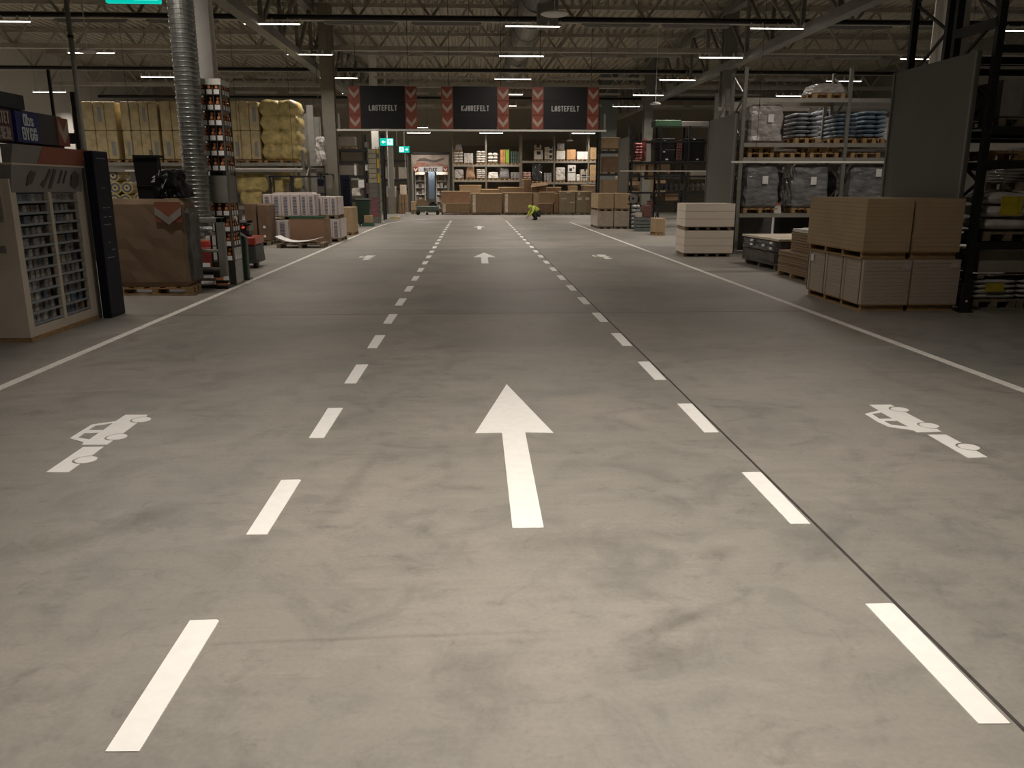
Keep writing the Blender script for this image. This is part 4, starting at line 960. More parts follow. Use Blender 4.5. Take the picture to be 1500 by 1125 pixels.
MB().cbox(-hx, -hy, .25, hx, hy, .78, .01).build('carton', CARDL, t)

# --- crouching worker in a hi-vis jacket
def skin_body(name, verts, edges, m, parent, root=0, sub=2):
    me = bpy.data.meshes.new(name); me.from_pydata([v[:3] for v in verts], edges, []); me.materials.append(m)
    o = bpy.data.objects.new(name, me); C.objects.link(o); o.parent = parent
    md = o.modifiers.new('skin', 'SKIN'); md.use_smooth_shade = True
    sv = me.skin_vertices[0].data
    for i, v in enumerate(verts):
        sv[i].radius = (v[3], v[4] if len(v) > 4 else v[3]); sv[i].use_root = (i == root)
    s = o.modifiers.new('sub', 'SUBSURF'); s.levels = sub; s.render_levels = sub
    return o
wp = at(783, 321, 43.5)
P = thing('person', 'person in a hi-vis yellow jacket crouching to work on the floor before the cartons', 'person', (wp.x + .02, 43.5, 0), rz=R(12))
# pelvis, spine, chest, neck, head; hips, knees, ankles, toes; arms
bv = [(.16, 0, .33, .135, .15), (.08, 0, .46, .125, .145), (-.02, 0, .57, .13, .16), (-.13, 0, .64, .085, .10), (-.20, 0, .66, .05), (-.27, 0, .665, .075, .07), (-.345, 0, .63, .07, .065),
      (.13, -.10, .32, .085), (-.13, -.17, .44, .065), (.02, -.16, .14, .052), (.08, -.16, .045, .036), (-.07, -.17, .03, .03),
      (.13, .10, .32, .085), (-.15, .15, .40, .065), (.03, .15, .13, .052), (.09, .15, .045, .036), (-.06, .16, .03, .03),
      (-.10, -.17, .60, .052), (-.22, -.22, .38, .040), (-.36, -.15, .20, .030), (-.42, -.13, .13, .022),
      (-.10, .17, .60, .052), (-.25, .20, .38, .040), (-.38, .12, .19, .030), (-.43, .10, .12, .022)]
be = [(0, 1), (1, 2), (2, 3), (3, 4), (4, 5), (5, 6), (0, 7), (7, 8), (8, 9), (9, 10), (10, 11), (0, 12), (12, 13), (13, 14), (14, 15), (15, 16), (3, 17), (17, 18), (18, 19), (19, 20), (3, 21), (21, 22), (22, 23), (23, 24)]
skin_body('body', bv, be, SKIN, P)
for s_, hx_, hy_ in ((-1, -.42, -.13), (1, -.43, .10)):
    for k in range(4):
        y = hy_ + (k - 1.5) * .02; L_ = (.035, .04, .038, .03)[k]
        skin_body('finger', [(hx_, y, .12, .009), (hx_ - .02, y, .12 - L_ * .9, .008), (hx_ - .015, y, .12 - L_ * 2.0, .007)], [(0, 1), (1, 2)], SKIN, P, sub=1)
    skin_body('thumb', [(hx_ + .005, hy_ - s_ * .02, .13, .010), (hx_ + .01, hy_ - s_ * .045, .09, .009), (hx_ - .005, hy_ - s_ * .045, .055, .008)], [(0, 1), (1, 2)], SKIN, P, sub=1)
jk = [(.20, 0, .42, .13, .16), (.09, 0, .50, .145, .17), (-.02, 0, .59, .145, .18), (-.13, 0, .65, .10, .13), (-.17, 0, .665, .07, .08),
      (-.10, -.18, .60, .072), (-.22, -.23, .39, .058), (-.34, -.16, .23, .045), (-.10, .18, .60, .072), (-.25, .21, .39, .058), (-.36, .13, .22, .045)]
skin_body('hi_vis_jacket', jk, [(0, 1), (1, 2), (2, 3), (3, 4), (3, 5), (5, 6), (6, 7), (3, 8), (8, 9), (9, 10)], HIVIS, P)
tr = [(.17, 0, .33, .15, .165), (.13, -.11, .33, .10), (-.13, -.175, .44, .08), (.01, -.165, .15, .066), (.07, -.16, .08, .056), (.13, .11, .33, .10), (-.15, .155, .40, .08), (.02, .155, .14, .066), (.08, .15, .08, .056)]
skin_body('trousers', tr, [(0, 1), (1, 2), (2, 3), (3, 4), (0, 5), (5, 6), (6, 7), (7, 8)], DARKCL, P)
for y in (-.165, .155):
    skin_body('boot', [(.10, y, .07, .055, .05), (.02, y, .05, .05, .045), (-.10, y, .035, .045, .034)], [(0, 1), (1, 2)], BLACK, P)
b = MB().bm((lambda bm: (bmesh.ops.create_uvsphere(bm, u_segments=16, v_segments=10, radius=.095), [setattr(v, 'co', Vector((v.co.x * 1.12 - .275, v.co.y * .95, v.co.z * 1.0 + .69))) for v in bm.verts], bm)[-1])(bmesh.new()))
b.build('cap', HIVIS, P, smooth=True)
for y in (-.028, .028): MB().bm((lambda bm: (bmesh.ops.create_uvsphere(bm, u_segments=8, v_segments=6, radius=.011), [setattr(v, 'co', v.co + Vector((-.385, y, .61))) for v in bm.verts], bm)[-1])(bmesh.new())).build('eye', BLACK, P)
MB().prism([(-.40, .595), (-.375, .63), (-.37, .585)], 'y', -.012, .012).build('nose', SKIN, P)
for y in (-.078, .072): MB().box(-.29, y, .63, -.26, y + .008, .69).build('ear', SKIN, P)
MB().box(.06, -.165, .43, .12, .165, .47).build('x', mat('reflective_band', (.6, .6, .58), .3))
ob = bpy.data.objects['x']; bpy.data.objects.remove(ob)

# ================================================================== LEFT SIDE
# --- hardware display cabinet, x -5.1 face to the aisle, from y 9.42 to 11.08
CABW = mat('cabinet_white', (.66, .58, .48), .55, 0, .05, 3)
CABG = mat('cabinet_grey_print', (.25, .23, .22), .55, 0, .12, 3)
cab = thing('hardware_display_cabinet', 'tall white cabinet of small hardware packets on twelve shelves with an orange header', 'display cabinet', (-5.1, 9.42, 0))
D_ = -1.25; LN = 1.66
MB().box(D_, -.03, .05, 0, 0, 1.83).build('end_panel', CABW, cab)
MB().box(D_, LN, .05, 0, LN + .03, 1.83).build('end_panel', CABW, cab)
MB().box(D_, -.02, 0, .01, LN + .02, .05).build('plinth', WOOD, cab)
MB().box(-.42, 0, .05, -.40, LN, 1.83).build('back_panel', mat('cabinet_back', (.04, .045, .055), .6), cab)
MB().box(-.05, .0, .05, 0, .09, 1.7).build('frame_post', CABW, cab)
MB().box(-.05, LN * .48, .05, 0, LN * .48 + .07, 1.7).build('frame_post', CABW, cab)
MB().box(-.05, LN - .14, .05, 0, LN, 1.7).build('frame_post', CABW, cab)
MB().box(-.045, .09, .05, -.004, LN - .14, .16).build('bottom_rail', CABW, cab)
hd = MB().add([(0, 0, 1.68), (0, LN, 1.68), (.04, LN, 1.98), (.04, 0, 1.98), (-.1, 0, 1.68), (-.1, LN, 1.68), (-.1, LN, 1.98), (-.1, 0, 1.98)],
              [(0, 1, 2, 3), (4, 7, 6, 5), (0, 3, 7, 4), (1, 5, 6, 2), (3, 2, 6, 7), (0, 4, 5, 1)]).build('picture_panel', CABG, cab)
TOOL = mat('tool_print', (.085, .06, .055), .5)
def on_header(poly, m, nm):   # (y, z) on the leaning panel
    def X(z): return (z - 1.68) / .30 * .04
    b = MB(); n = len(poly); v = [(X(z) + .004, y, z) for y, z in poly] + [(X(z) + .012, y, z) for y, z in poly]
    b.add(v, [tuple(range(n)), tuple(range(2 * n - 1, n - 1, -1))] + [(i, (i + 1) % n, n + (i + 1) % n, n + i) for i in range(n)])
    b.build(nm, m, hd)
on_header([(.30, 1.75), (.42, 1.78), (.5, 1.9), (.4, 1.92), (.33, 1.86)], TOOL, 'printed_tool')
on_header([(.62, 1.76), (.68, 1.73), (.86, 1.92), (.82, 1.95), (.72, 1.82), (.66, 1.80)], TOOL, 'printed_tool')
on_header([(.80, 1.72), (.86, 1.72), (.98, 1.94), (.92, 1.95)], TOOL, 'printed_tool')
on_header([(1.02, 1.78), (1.05, 1.78), (1.14, 1.93), (1.11, 1.94)], TOOL, 'printed_tool')
on_header([(1.14, 1.78), (1.17, 1.78), (1.25, 1.92), (1.22, 1.94)], TOOL, 'printed_tool')
on_header([(1.35, 1.75), (1.45, 1.71), (1.55, 1.76), (1.56, 1.88), (1.46, 1.94), (1.36, 1.88)], TOOL, 'printed_tool')
MB().box(-.1, .0, 1.98, .05, LN + .03, 2.00).build('header_ledge', CABW, cab)
MB().add([(.04, 0, 2.0), (.04, .55, 2.0), (.09, .62, 2.2), (.09, 0, 2.2), (-.05, 0, 2.0), (-.05, .55, 2.0), (-.05, .62, 2.2), (-.05, 0, 2.2)], [(0, 1, 2, 3), (4, 7, 6, 5), (0, 3, 7, 4), (1, 5, 6, 2), (3, 2, 6, 7), (0, 4, 5, 1)]).build('grey_banner', CABG, cab)
MB().add([(.04, .56, 2.0), (.04, LN, 2.0), (.09, LN, 2.2), (.09, .63, 2.2), (-.05, .56, 2.0), (-.05, LN, 2.0), (-.05, LN, 2.2), (-.05, .63, 2.2)], [(0, 1, 2, 3), (4, 7, 6, 5), (0, 3, 7, 4), (1, 5, 6, 2), (3, 2, 6, 7), (0, 4, 5, 1)]).build('orange_banner', mat('orange_banner', (.30, .075, .03), .5), cab)
MB().box(-.62, -.045, 1.36, -.10, -.03, 1.68).build('price_holder', mat('price_holder', (.34, .29, .24), .5), cab)
MB().box(-.62, -.05, 1.43, -.22, -.045, 1.53).build('dark_slot', BLACK, cab)
MB().box(-.45, -.05, 1.02, -.12, -.032, 1.10).build('handle_plate', mat('handle_grey', (.3, .28, .26), .4, .3), cab)
SH = mat('shelf_lip_blue_grey', (.26, .29, .32), .4, 0, .1)
PK = [mat('packet_grey', (.38, .36, .34), .5, 0, .3, 30), mat('packet_blue', (.22, .27, .34), .5, 0, .3, 30), mat('packet_dim_white', (.6, .57, .53), .5, 0, .3, 30), mat('packet_brown', (.34, .24, .17), .5, 0, .3, 30)]
packet = [MB().box(0, -.04, 0, .07, .04, .088, (.0, .0, -.0, -.0)).mesh('packet', m) for m in PK] 
rr = random.Random(3)
for sec, (ya, yb) in enumerate(((.09, LN * .48), (LN * .48 + .07, LN - .14))):
    for k in range(12):
        z = .17 + k * .126
        MB().box(-.40, ya, z, -.02, yb, z + .012).build('shelf', SH, cab)
        MB().box(-.02, ya, z, .0, yb, z + .028).build('shelf_lip', SH, cab)
        n = 6
        for q in range(n):
            o = inst(packet[rr.choice((0, 0, 1, 2, 2, 3))], 'hardware_packet', None, (-5.1 - .14 - rr.uniform(0, .05), 9.42 + ya + .05 + q * (yb - ya - .1) / (n - 1) * .98, z + .0125))
            tag(o, 'small packet %s in line, %s shelf up, %s bay of the hardware cabinet' % (ordn[q], ordn[k], ('near', 'far')[sec]), 'packet', 'hardware packets in the display cabinet')
# second white-edged fixture just behind
t = thing('shelf_end_frame', 'grey shelf end with white edge strip behind the hardware cabinet', 'shelf frame', (-5.15, 11.13, 0))
MB().box(-.5, 0, 0, .085, .03, 2.08).build('side_panel', mat('dim_panel', (.085, .08, .07), .6), t); MB().box(.035, -.012, 0, .055, 0, 2.08).build('edge_strip', mat('dim_strip', (.3, .27, .23), .5), t)
for k in range(6): MB().box(0.0, .03, 1.2 + k * .06, .012, .05, 1.23 + k * .06).build('peg', STEEL, t)
# sign beam over the cabinet: QUALITET / PRISER, blue shop sign, grey panel, chevron
bm0 = thing('sign_fascia', 'dark sign board over the cabinet with red, blue and chevron panels', 'sign', (-5.02, 9.0, 2.23))
PLUM = mat('dark_plum', (.10, .035, .04), .5, 0, .08); DBL = mat('shop_sign_blue', (.015, .03, .16), .4, 0, .05); DGR = mat('dark_grey_panel', (.055, .05, .05), .5)
MB().box(-.12, -1.0, 0, -.03, .54, .33).build('red_panel', PLUM, bm0); MB().box(-.12, .60, .0, -.02, 1.10, .33).build('blue_panel', DBL, bm0)
MB().box(-.12, 1.10, -.0, -.03, 1.55, .33).build('grey_panel', DGR, bm0); q = MB().box(-.12, 1.52, -.0, -.02, 1.80, .33).build('chevron_block', REDO, bm0)
MB().prism([(1.54, .31), (1.54, .18), (1.66, .03), (1.78, .18), (1.78, .31), (1.66, .16)], 'x', -.02, -.012).build('chevron', CHEV, q)
MB().box(-.16, -1.0, -.02, -.12, 1.85, .36).build('back_board', DGR, bm0)
MB().box(-.7, -1.0, .36, -.08, .95, .52).build('top_box', mat('dark_blue_grey', (.03, .035, .04), .6), bm0)
lm = mat('dim_letter', (.45, .38, .36), .5); lb = mat('white_letter', (.72, .74, .78), .5)
text('KVALITET', .13, (-.026, .27, .245), (R(90), 0, R(90)), lm, bm0, sx=.38, tk=.16); text('PRISER!', .13, (-.026, .30, .08), (R(90), 0, R(90)), lm, bm0, sx=.42, tk=.16)
text('Obs', .13, (-.016, .85, .245), (R(90), 0, R(90)), lb, bm0, sx=.74, tk=.15); text('BYGG', .14, (-.016, .85, .095), (R(90), 0, R(90)), lb, bm0, sx=.74, tk=.15)
for y in (-.8, 1.7): MB().box(-.15, y, .33, -.12, y + .03, .9).build('bracket', STEELD, bm0)
# black tall display board
t = thing('display_board', 'tall narrow navy black display board beside the hardware cabinet', 'display board', (-4.955, 11.35, 0))
MB().cbox(-.10, -.21, .0, .02, .24, 2.2, .008).build('board', NAVY, t)
for z, a, c in ((2.10, -.12, .14), (1.72, -.06, .04), (1.46, -.1, .02), (1.46, .06, .12), (1.34, -.1, .0), (1.34, .05, .14), (1.0, -.04, .02), (.9, .05, .14), (1.24, -.12, .1), (.8, -.12, .1)):
    MB().box(.02, a, z, .023, c, z + .012).build('printed_line', mat('dim_print', (.2, .2, .22), .4), t)
# big brown carton on pallet with chevron sticker
t, hx, hy, zb = load('large_carton', 'very large brown carton on a pallet with an orange chevron sticker', 'carton', -5.85, -4.66, 13.55, 14.05, 0, pm=WOOD, boards=True, ph=.13)
lumpy(-hx, -hy, zb, hx, hy, 1.55, .006, 6, 3).build('carton', mat('dull_carton', (.215, .145, .09), .8, 0, .08, 1.5), t)
for k in range(3): MB().box(-hx + .1 + k * .4, -hy - .06 - k * .02, .01, hx + .1, -hy - .02 - k * .01, .028).build('loose_slat', WOOD, t)
q = MB().box(hx - .46, -hy - .022, 1.18, hx - .04, -hy - .014, 1.50).build('orange_sticker', mat('dull_orange', (.26, .09, .05), .6), t)
MB().prism([(hx - .46, 1.42), (hx - .46, 1.30), (hx - .25, 1.14), (hx - .04, 1.30), (hx - .04, 1.42), (hx - .25, 1.26)], 'y', -hy - .03, -hy - .022).build('chevron', mat('dull_chevron', (.3, .27, .24), .6), q)
lumpy(hx - .01, -hy + .02, zb + .1, hx + .06, hy, 1.4, .008, 5, 5).build('side_wrap', mat('dim_wrap', (.09, .085, .08), .35, 0, .4, 4, .6, 6), t)
# things on top of the carton
t = thing('black_sheet_bundle', 'upright bundle of black sheets standing on the large carton', 'sheet bundle', (-5.22, 13.78, 1.552), rz=R(4))
for k in range(4): MB().box(-.19, -.1 + k * .05, 0, .15, -.06 + k * .05, .68 - k * .01, (-.03, 0, .0, 0)).build('sheet', BLACK, t)
MB().box(-.2, -.12, .64, .2, .12, .68).build('top_cap', BLACK, t); MB().box(-.2, -.115, .2, .17, .11, .21).build('strap', STEELD, t)
t = thing('black_bag', 'crumpled black plastic bags heaped on the large carton', 'bag', (-4.90, 13.8, 1.56))
lumpy(-.22, -.2, 0, -.02, .2, .42, .05, 4, 1, taper=.3).build('bag', BLACK, t); lumpy(-.04, -.2, 0, .22, .2, .46, .05, 4, 2, taper=.2).build('bag', BLACK, t)
MB().bar((-.08, -.23, .15), (-.0, -.22, .3), .025, .01).bar((-.12, -.21, .35), (-.1, -.21, .44), .02, .01).build('painted_glint', FILML, t)  # pale strips stand in for glints on the black bags
# spiral duct
t = thing('spiral_duct', 'round spiral-wound metal duct coming down beside the white column', 'ventilation duct', (-4.81, 14.75, .9))
pr = []; z = 0; k = 0
while z < 4.15:
    pr += [(.205, z), (.205, z + .045), (.214, z + .052), (.214, z + .062), (.205, z + .069)]; z += .074
MB().lathe(pr, 0, 0, 28).build('spiral_pipe', GALV, t, smooth=False)
MB().lathe([(.23, 0), (.23, .06), (.207, .07)], 0, 0, 24).build('end_collar', GALV, t)
MB().lathe([(.23, 4.15), (.23, 4.4), (.26, 4.45), (.26, 7.2)], 0, 0, 24).build('upper_sleeve', BLACK, t)
for k in range(40): MB().box(-.218, -.02, .1 + k * .1, -.209, .02, .13 + k * .1).build('seam_rivet', WHITE, t)
# bottle display tower
TOWG = mat('tower_grey', (.13, .125, .11), .45, .2, .1)
tw = thing('display_tower', 'tall square shelf tower of amber bottles around the white column', 'display tower', (-4.53, 15.22, 0))
hx, hy = .19, .24; HT = 3.45
for sx in (-1, 1):
    for sy in (-1, 1): MB().box(sx * hx - .014, sy * hy - .014, 0, sx * hx + .014, sy * hy + .014, HT).build('corner_post', TOWG, tw)
for sx in (-.33, .33): MB().box(sx * hx - .005, -hy - .006, 1.98, sx * hx + .005, -hy + .006, HT).build('divider', TOWG, tw)
MB().box(-hx + .05, -hy + .1, .0, hx - .11, hy - .02, HT).build('core', mat('tower_core', (.05, .045, .04), .6), tw)
MB().box(-hx - .02, -hy - .02, HT, hx + .02, hy + .02, HT + .1).build('top_cap', WHITE, tw)
MB().box(-hx + .01, -hy - .01, 1.46, hx - .01, -hy, 1.93).build('grey_panel', STEEL, tw); MB().box(hx, -hy + .01, 1.46, hx + .01, hy - .01, 1.93).build('grey_panel', STEEL, tw)
MB().box(-hx + .01, -hy - .01, 0, hx - .01, -hy, .42).build('kick_panel', TOWG, tw)
MB().box(hx + .0, -hy + .01, 0, hx + .012, hy - .01, .66).build('kick_panel', GALV, tw)
levels = [.44, .70, .96] + [1.24] + [2.02 + k * .255 for k in range(6)]
bprof = [(.042, 0), (.044, .02), (.044, .11), (.024, .15), (.018, .175)]
bme = MB().lathe(bprof, 0, 0, 8).mesh('bottle_body', AMBER, True); cme = MB().lathe([(.026, .17), (.026, .212)], 0, 0, 8).mesh('cap', COPPER, True)
sme = MB().box(-.046, -.058, 0, .046, -.054, .078).mesh('label', PAPER)
nme = MB().cyl((0, -.05, .118), (0, -.04, .118), .026, 8).mesh('copper_badge', COPPER)
names = ['bottom', 'second lowest', 'third lowest', 'fourth lowest', 'first above panel', 'second above panel', 'third above panel', 'fourth above panel', 'second highest', 'top']
for k, z in enumerate(levels):
    MB().box(-hx, -hy - .02, z - .012, hx, -hy + .12, z).build('shelf', TOWG, tw); MB().box(hx - .1, -hy, z - .012, hx + .02, hy, z).build('shelf', TOWG, tw)
    nf = 3 if k > 2 else 1
    for face, n in (('lane-facing', 3), ('front', nf)):
        for i in range(n):
            if face == 'front':
                lx = (-hx + .065 + i * .124) if nf == 3 else hx - .075; ly = -hy + .045; rz = 0
            else: lx, ly, rz = hx - .045, -hy + .12 + i * .14, R(90)
            t = thing('bottle', 'amber bottle, %s shelf, %s side of display tower, %s' % (names[k], face, ['nearest duct', 'middle', 'furthest'][i if nf == 3 or face != 'front' else 2]), 'bottle', (-4.53 + lx, 15.22 + ly, z + .001), rz, 'amber bottles on the display tower')
            inst(bme, 'bottle_body', t); inst(cme, 'cap', t); inst(sme, 'label', t); inst(nme, 'copper_badge', t)
# grey steel frame before the tower
t = thing('steel_frame', 'grey steel portal frame with two crossbars at the foot of the duct', 'steel frame', (-4.66, 14.55, 0))
FR = mat('frame_grey', (.23, .23, .21), .45, .2, .1, 4)
for x in (-.30, .20): MB().cbox(x, -.08, 0, x + .115, .08, 1.22, .01).build('upright', FR, t)
MB().cbox(-.30, -.08, 1.13, .315, .08, 1.22, .01).build('top_bar', FR, t)
for z in (.62, .12, .3): MB().cbox(-.2, -.05, z, .2, .05, z + .05, .008).build('crossbar', FR if z > .2 else GALV, t)
MB().box(-.3, -.1, 0, .32, .1, .05).build('base_bar', STEELD, t)
t = thing('plastic_wrap', 'clump of shiny clear film hanging on the steel frame', 'plastic film', (-4.55, 14.42, 1.02))
lumpy(-.2, -.02, 0, .02, .04, .05, .02, 4, 7).build('film', PAPER, t); lumpy(-.26, -.04, -.14, -.2, .03, .04, .02, 3, 8).build('film', FILML, t)
t = thing('floor_bottle_tray', 'black tray of copper capped bottles on the floor by the edge line', 'bottle tray', (-4.39, 14.42, 0))
MB().cbox(-.12, -.09, 0, .10, .09, .06, .01).build('tray', BLACK, t)
MB().cbox(-.10, -.07, .06, .09, .07, .1, .01).build('copper_stripe', COPPER, t); MB().cbox(-.12, -.08, .1, .10, .08, .155, .01).build('carton', BLACK, t)
MB().box(-.10, -.085, .15, .04, -.03, .19).build('copper_row', COPPER, t); MB().box(.03, -.09, .15, .1, -.02, .21).build('label', PAPER, t); MB().box(-.13, -.095, .08, -.11, -.07, .14).build('label', PAPER, t)
# red machines
t = thing('pallet_truck', 'red pallet truck body parked behind the steel frame', 'pallet truck', (-5.52, 17.0, 0))
lumpy(-.3, -.3, .12, .3, .4, .55, .004, 3, 1).build('body', mat('dull_red', (.22, .03, .025), .4), t); MB().prism([(-.22, .55), (.22, .55), (.16, .66), (-.16, .66)], 'y', -.2, .2).build('hood', RED, t)
MB().box(-.02, -.32, .16, .2, -.3, .24).build('plate', PAPER, t); MB().box(-.35, -.3, .05, .35, .4, .12).build('base', BLACK, t)
for x in (-.25, .25): MB().cyl((x, -.25, .08), (x + .06, -.25, .08), .08, 12).build('wheel', BLACK, t)
t = thing('reach_truck', 'red and dark grey electric pallet truck behind the bottle tower', 'pallet truck', (-4.93, 18.3, 0))
lumpy(-.36, -.35, .1, .20, .5, .50, .004, 4, 2, taper=.05).build('battery_housing', mat('machine_dark_grey', (.06, .065, .065), .45), t)
MB().cbox(-.30, -.36, .50, .21, .4, .68, .03).build('red_hood', RED, t)
MB().cbox(-.30, -.2, .68, .04, .2, 1.02, .04).build('control_head', STEELD, t)
MB().bar((-.2, -.1, .98), (.12, -.15, 1.0), .05).bar((-.1, -.25, .9), (.1, -.2, .94), .03).build('tiller', BLACK, t)
MB().cyl((-.06, -.22, .88), (-.06, -.25, .9), .035, 10).build('red_knob', mat('red_lamp', (.9, .1, .05), .3, emit=(1, .1, .05), es=.5), t)
MB().box(-.02, -.2, .8, .06, .2, .98).build('side_gauge', STEEL, t)
for x in (-.3, .12): MB().cyl((x, -.2, .1), (x + .08, -.2, .1), .1, 12).build('wheel', BLACK, t)
t = thing('green_post', 'dark green bumper post standing behind the bottle tower', 'bumper post', (-4.38, 15.85, 0))
MB().cbox(-.09, -.08, 0, .05, .1, .80, .02).build('post', mat('post_green', (.06, .10, .075), .45, 0, .1), t); MB().box(-.11, -.1, 0, .08, .13, .02).build('base_plate', STEELD, t)
MB().prism([(-.09, .8), (.05, .8), (-.09, .9)], 'y', -.08, .1).build('slanted_top', mat('post_green', (.06, .10, .075)), t)

# --- yellow insulation rack
YK = 28.0
xs0 = -13.0
RL = rack('pallet rack full of yellow insulation facing the camera', xs0, 2.46, 3, YK, 1.1, [1.1, 2.30, 2.50], 2.9, RACKM, BEAM)
zl = 2.50
def pillow(x0, y0, z0, x1, y1, z1, seed):
    bm = bmesh.new(); bmesh.ops.create_cube(bm, size=1); bmesh.ops.subdivide_edges(bm, edges=bm.edges[:], cuts=3, use_grid_fill=True); rr = random.Random(seed)
    for v in bm.verts:
        p_ = v.co * 2; q = Vector((p_.x * math.sqrt(max(0, 1 - p_.z ** 2 / 2.6)), p_.y * math.sqrt(max(0, 1 - p_.z ** 2 / 4)), p_.z * math.sqrt(max(0, 1 - p_.x ** 2 / 3.5))))
        v.co = Vector(((x0 + x1) / 2 + q.x * (x1 - x0) / 2, (y0 + y1) / 2 + q.y * (y1 - y0) / 2, (z0 + z1) / 2 + q.z * (z1 - z0) / 1.75)) + Vector([rr.uniform(-.02, .02) for _ in range(3)])
    return MB().bm(bm)
def slabpack(px0, px1, label, rows=2, cols=4, roll=False, top=148, seed=0, pad=0):
    a, c = at(px0, 240, YK), at(px1, 240, YK); z1 = at(px0, top, YK).z
    t, hx, hy, zb = load('insulation_load', label, 'insulation load', a.x, c.x, YK + .05, YK + 1.1, zl, boards=False, ph=.1)
    h = (z1 - zl - zb) / rows; w = 2 * hx / cols; rr = random.Random(seed)
    for r_ in range(rows):
        for i in range(cols):
            z0 = zb + r_ * h
            if roll:
                pillow(-hx + i * w - .05, -hy, z0, -hx + (i + 1) * w + .05, hy, z0 + h * 1.06, seed + r_ * 5 + i).build('roll_bundle', YELR, t, smooth=True)
            else:
                sh = rr.uniform(-.01, .01)
                q = MB().cbox(-hx + i * w + .004, -hy + sh, z0 + .004, -hx + (i + 1) * w - .004, hy, z0 + h - .004, .035, 2).build('insulation_pack', YEL, t)
                zz0 = z0 + h * (.12 if r_ == 0 else .3)
                if r_ == 0 and i in (0, cols - 1) or (r_ and i == 2):
                    MB().box(-hx + i * w + w * .38, -hy + sh - .008, zz0, -hx + i * w + w * .72, -hy + sh + .01, zz0 + h * .5).build('printed_strip', BLUEL, q)
    return t
slabpack(112, 176, 'yellow insulation slabs standing furthest from the lanes', seed=1)
slabpack(183, 237, 'yellow insulation slabs behind the black sheet bundle', seed=2)
slabpack(240, 288, 'yellow insulation slabs half hidden by the spiral duct', seed=3, cols=3)
slabpack(341, 383, 'yellow insulation slabs just beside the bottle tower', seed=4, cols=3)
slabpack(387, 438, 'bulging yellow insulation roll bundles, three rows high', rows=4, cols=2, roll=True, seed=5)
# dark sheet bundles between the loads
for p0, s in ((178, 'between the first and second yellow loads'), (238, 'beside the duct between yellow loads')):
    p = at(p0, 238, YK + .3); o = MB().box(-.06, 0, 0, .02, .8, 1.9).build('dark_sheet', STEELD, None, loc=(p.x, YK + .2, 2.505)); tag(o, 'dark upright sheet ' + s, 'sheet')
# lower yellow rolls seen end-on with blue rings
def roll(px, py, r, label, Y=YK + .1):
    c = at(px, py, Y); t = thing('insulation_roll', label, 'insulation roll', (c.x, Y, c.z))
    MB().cyl((0, 0, 0), (0, .9, 0), r, 18).build('roll', YELR, t, smooth=False); MB().cyl((0, -.01, 0), (0, 0, 0), r * .78, 18).build('blue_ring', mat('dull_blue', (.09, .12, .17), .5, 0, .2), t)
    MB().cyl((0, -.02, 0), (0, -.01, 0), r * .5, 14).build('yellow_core', YEL, t); MB().cyl((0, -.028, 0), (0, -.02, 0), r * .18, 10).build('core_hole', STEELD, t)
for i, (px, py) in enumerate(((166, 257), (169, 275), (186, 275), (168, 292), (184, 293), (222, 274), (205, 291), (221, 291), (150, 274), (150, 292), (237, 291))):
    roll(px, py, .2, 'yellow roll seen end-on, %s of the lower pile above the large carton' % ordn[i])
# pillowy yellow loads below on the right of the tower
def lowload(px0, py0, px1, py1, Y, label, m, seed, kind='lump', d=.9, z0=None, cols=1):
    a, c = at(px0, py1, Y), at(px1, py0, Y); z0 = a.z if z0 is None else z0
    t, hx, hy, zb = load('insulation_bundle', label, 'insulation bundle', a.x, c.x, Y, Y + d, z0, pallet_=False)
    bm = bmesh.new(); bmesh.ops.create_cube(bm, size=1); bmesh.ops.subdivide_edges(bm, edges=bm.edges[:], cuts=3, use_grid_fill=True)
    rr = random.Random(seed)
    for v in bm.verts:
        p_ = v.co * 2; q = Vector((p_.x * math.sqrt(max(0, 1 - p_.z ** 2 / 3)) , p_.y, p_.z * math.sqrt(max(0, 1 - p_.x ** 2 / 3))))
        v.co = Vector((q.x * hx, q.y * hy, (q.z + .82) / 1.64 * (c.z - z0))) + Vector([rr.uniform(-.025, .025) for _ in range(3)])
        v.co.z = max(0, v.co.z)
    MB().bm(bm).build('bundle', m, t, smooth=True)
    return t
lowload(345, 256, 391, 283, YK + .2, 'big pillow-shaped yellow roll bundle below the slab packs', YELR, 1, z0=1.52)
lowload(352, 277, 383, 298, YK + .1, 'crushed lower yellow bundle under the pillow-shaped one', YELR, 2, z0=1.105)
lowload(403, 247, 426, 262, YK + .4, 'yellow and dark film bundle high behind the black railing', YELR, 3, z0=1.85)
lowload(399, 262, 414, 279, YK + .3, 'small yellow bundle behind the black railing post', YELR, 4, z0=1.45)
lowload(430, 262, 439, 272, YK + .2, 'little round yellow roll at the end of the black railing', YELR, 5, z0=1.65)
t, hx, hy, zb = load('carton_load', 'crate under the yellow bundles behind the railing', 'crate', -7.0, -5.7, YK + .15, YK + 1.0, 1.105)
MB().cbox(-hx, -hy, .13, hx, hy, .4, .02).build('crate', mat('olive_crate', (.2, .18, .1), .6), t)
t, hx, hy, zb = load('carton_load', 'long crate of goods under the far yellow rolls', 'crate', -12.8, -9.3, YK + .15, YK + 1.0, .02, pallet_=False)
MB().cbox(-hx, -hy, 0, hx, hy, 1.0, .02).build('crate', CARDD, t)
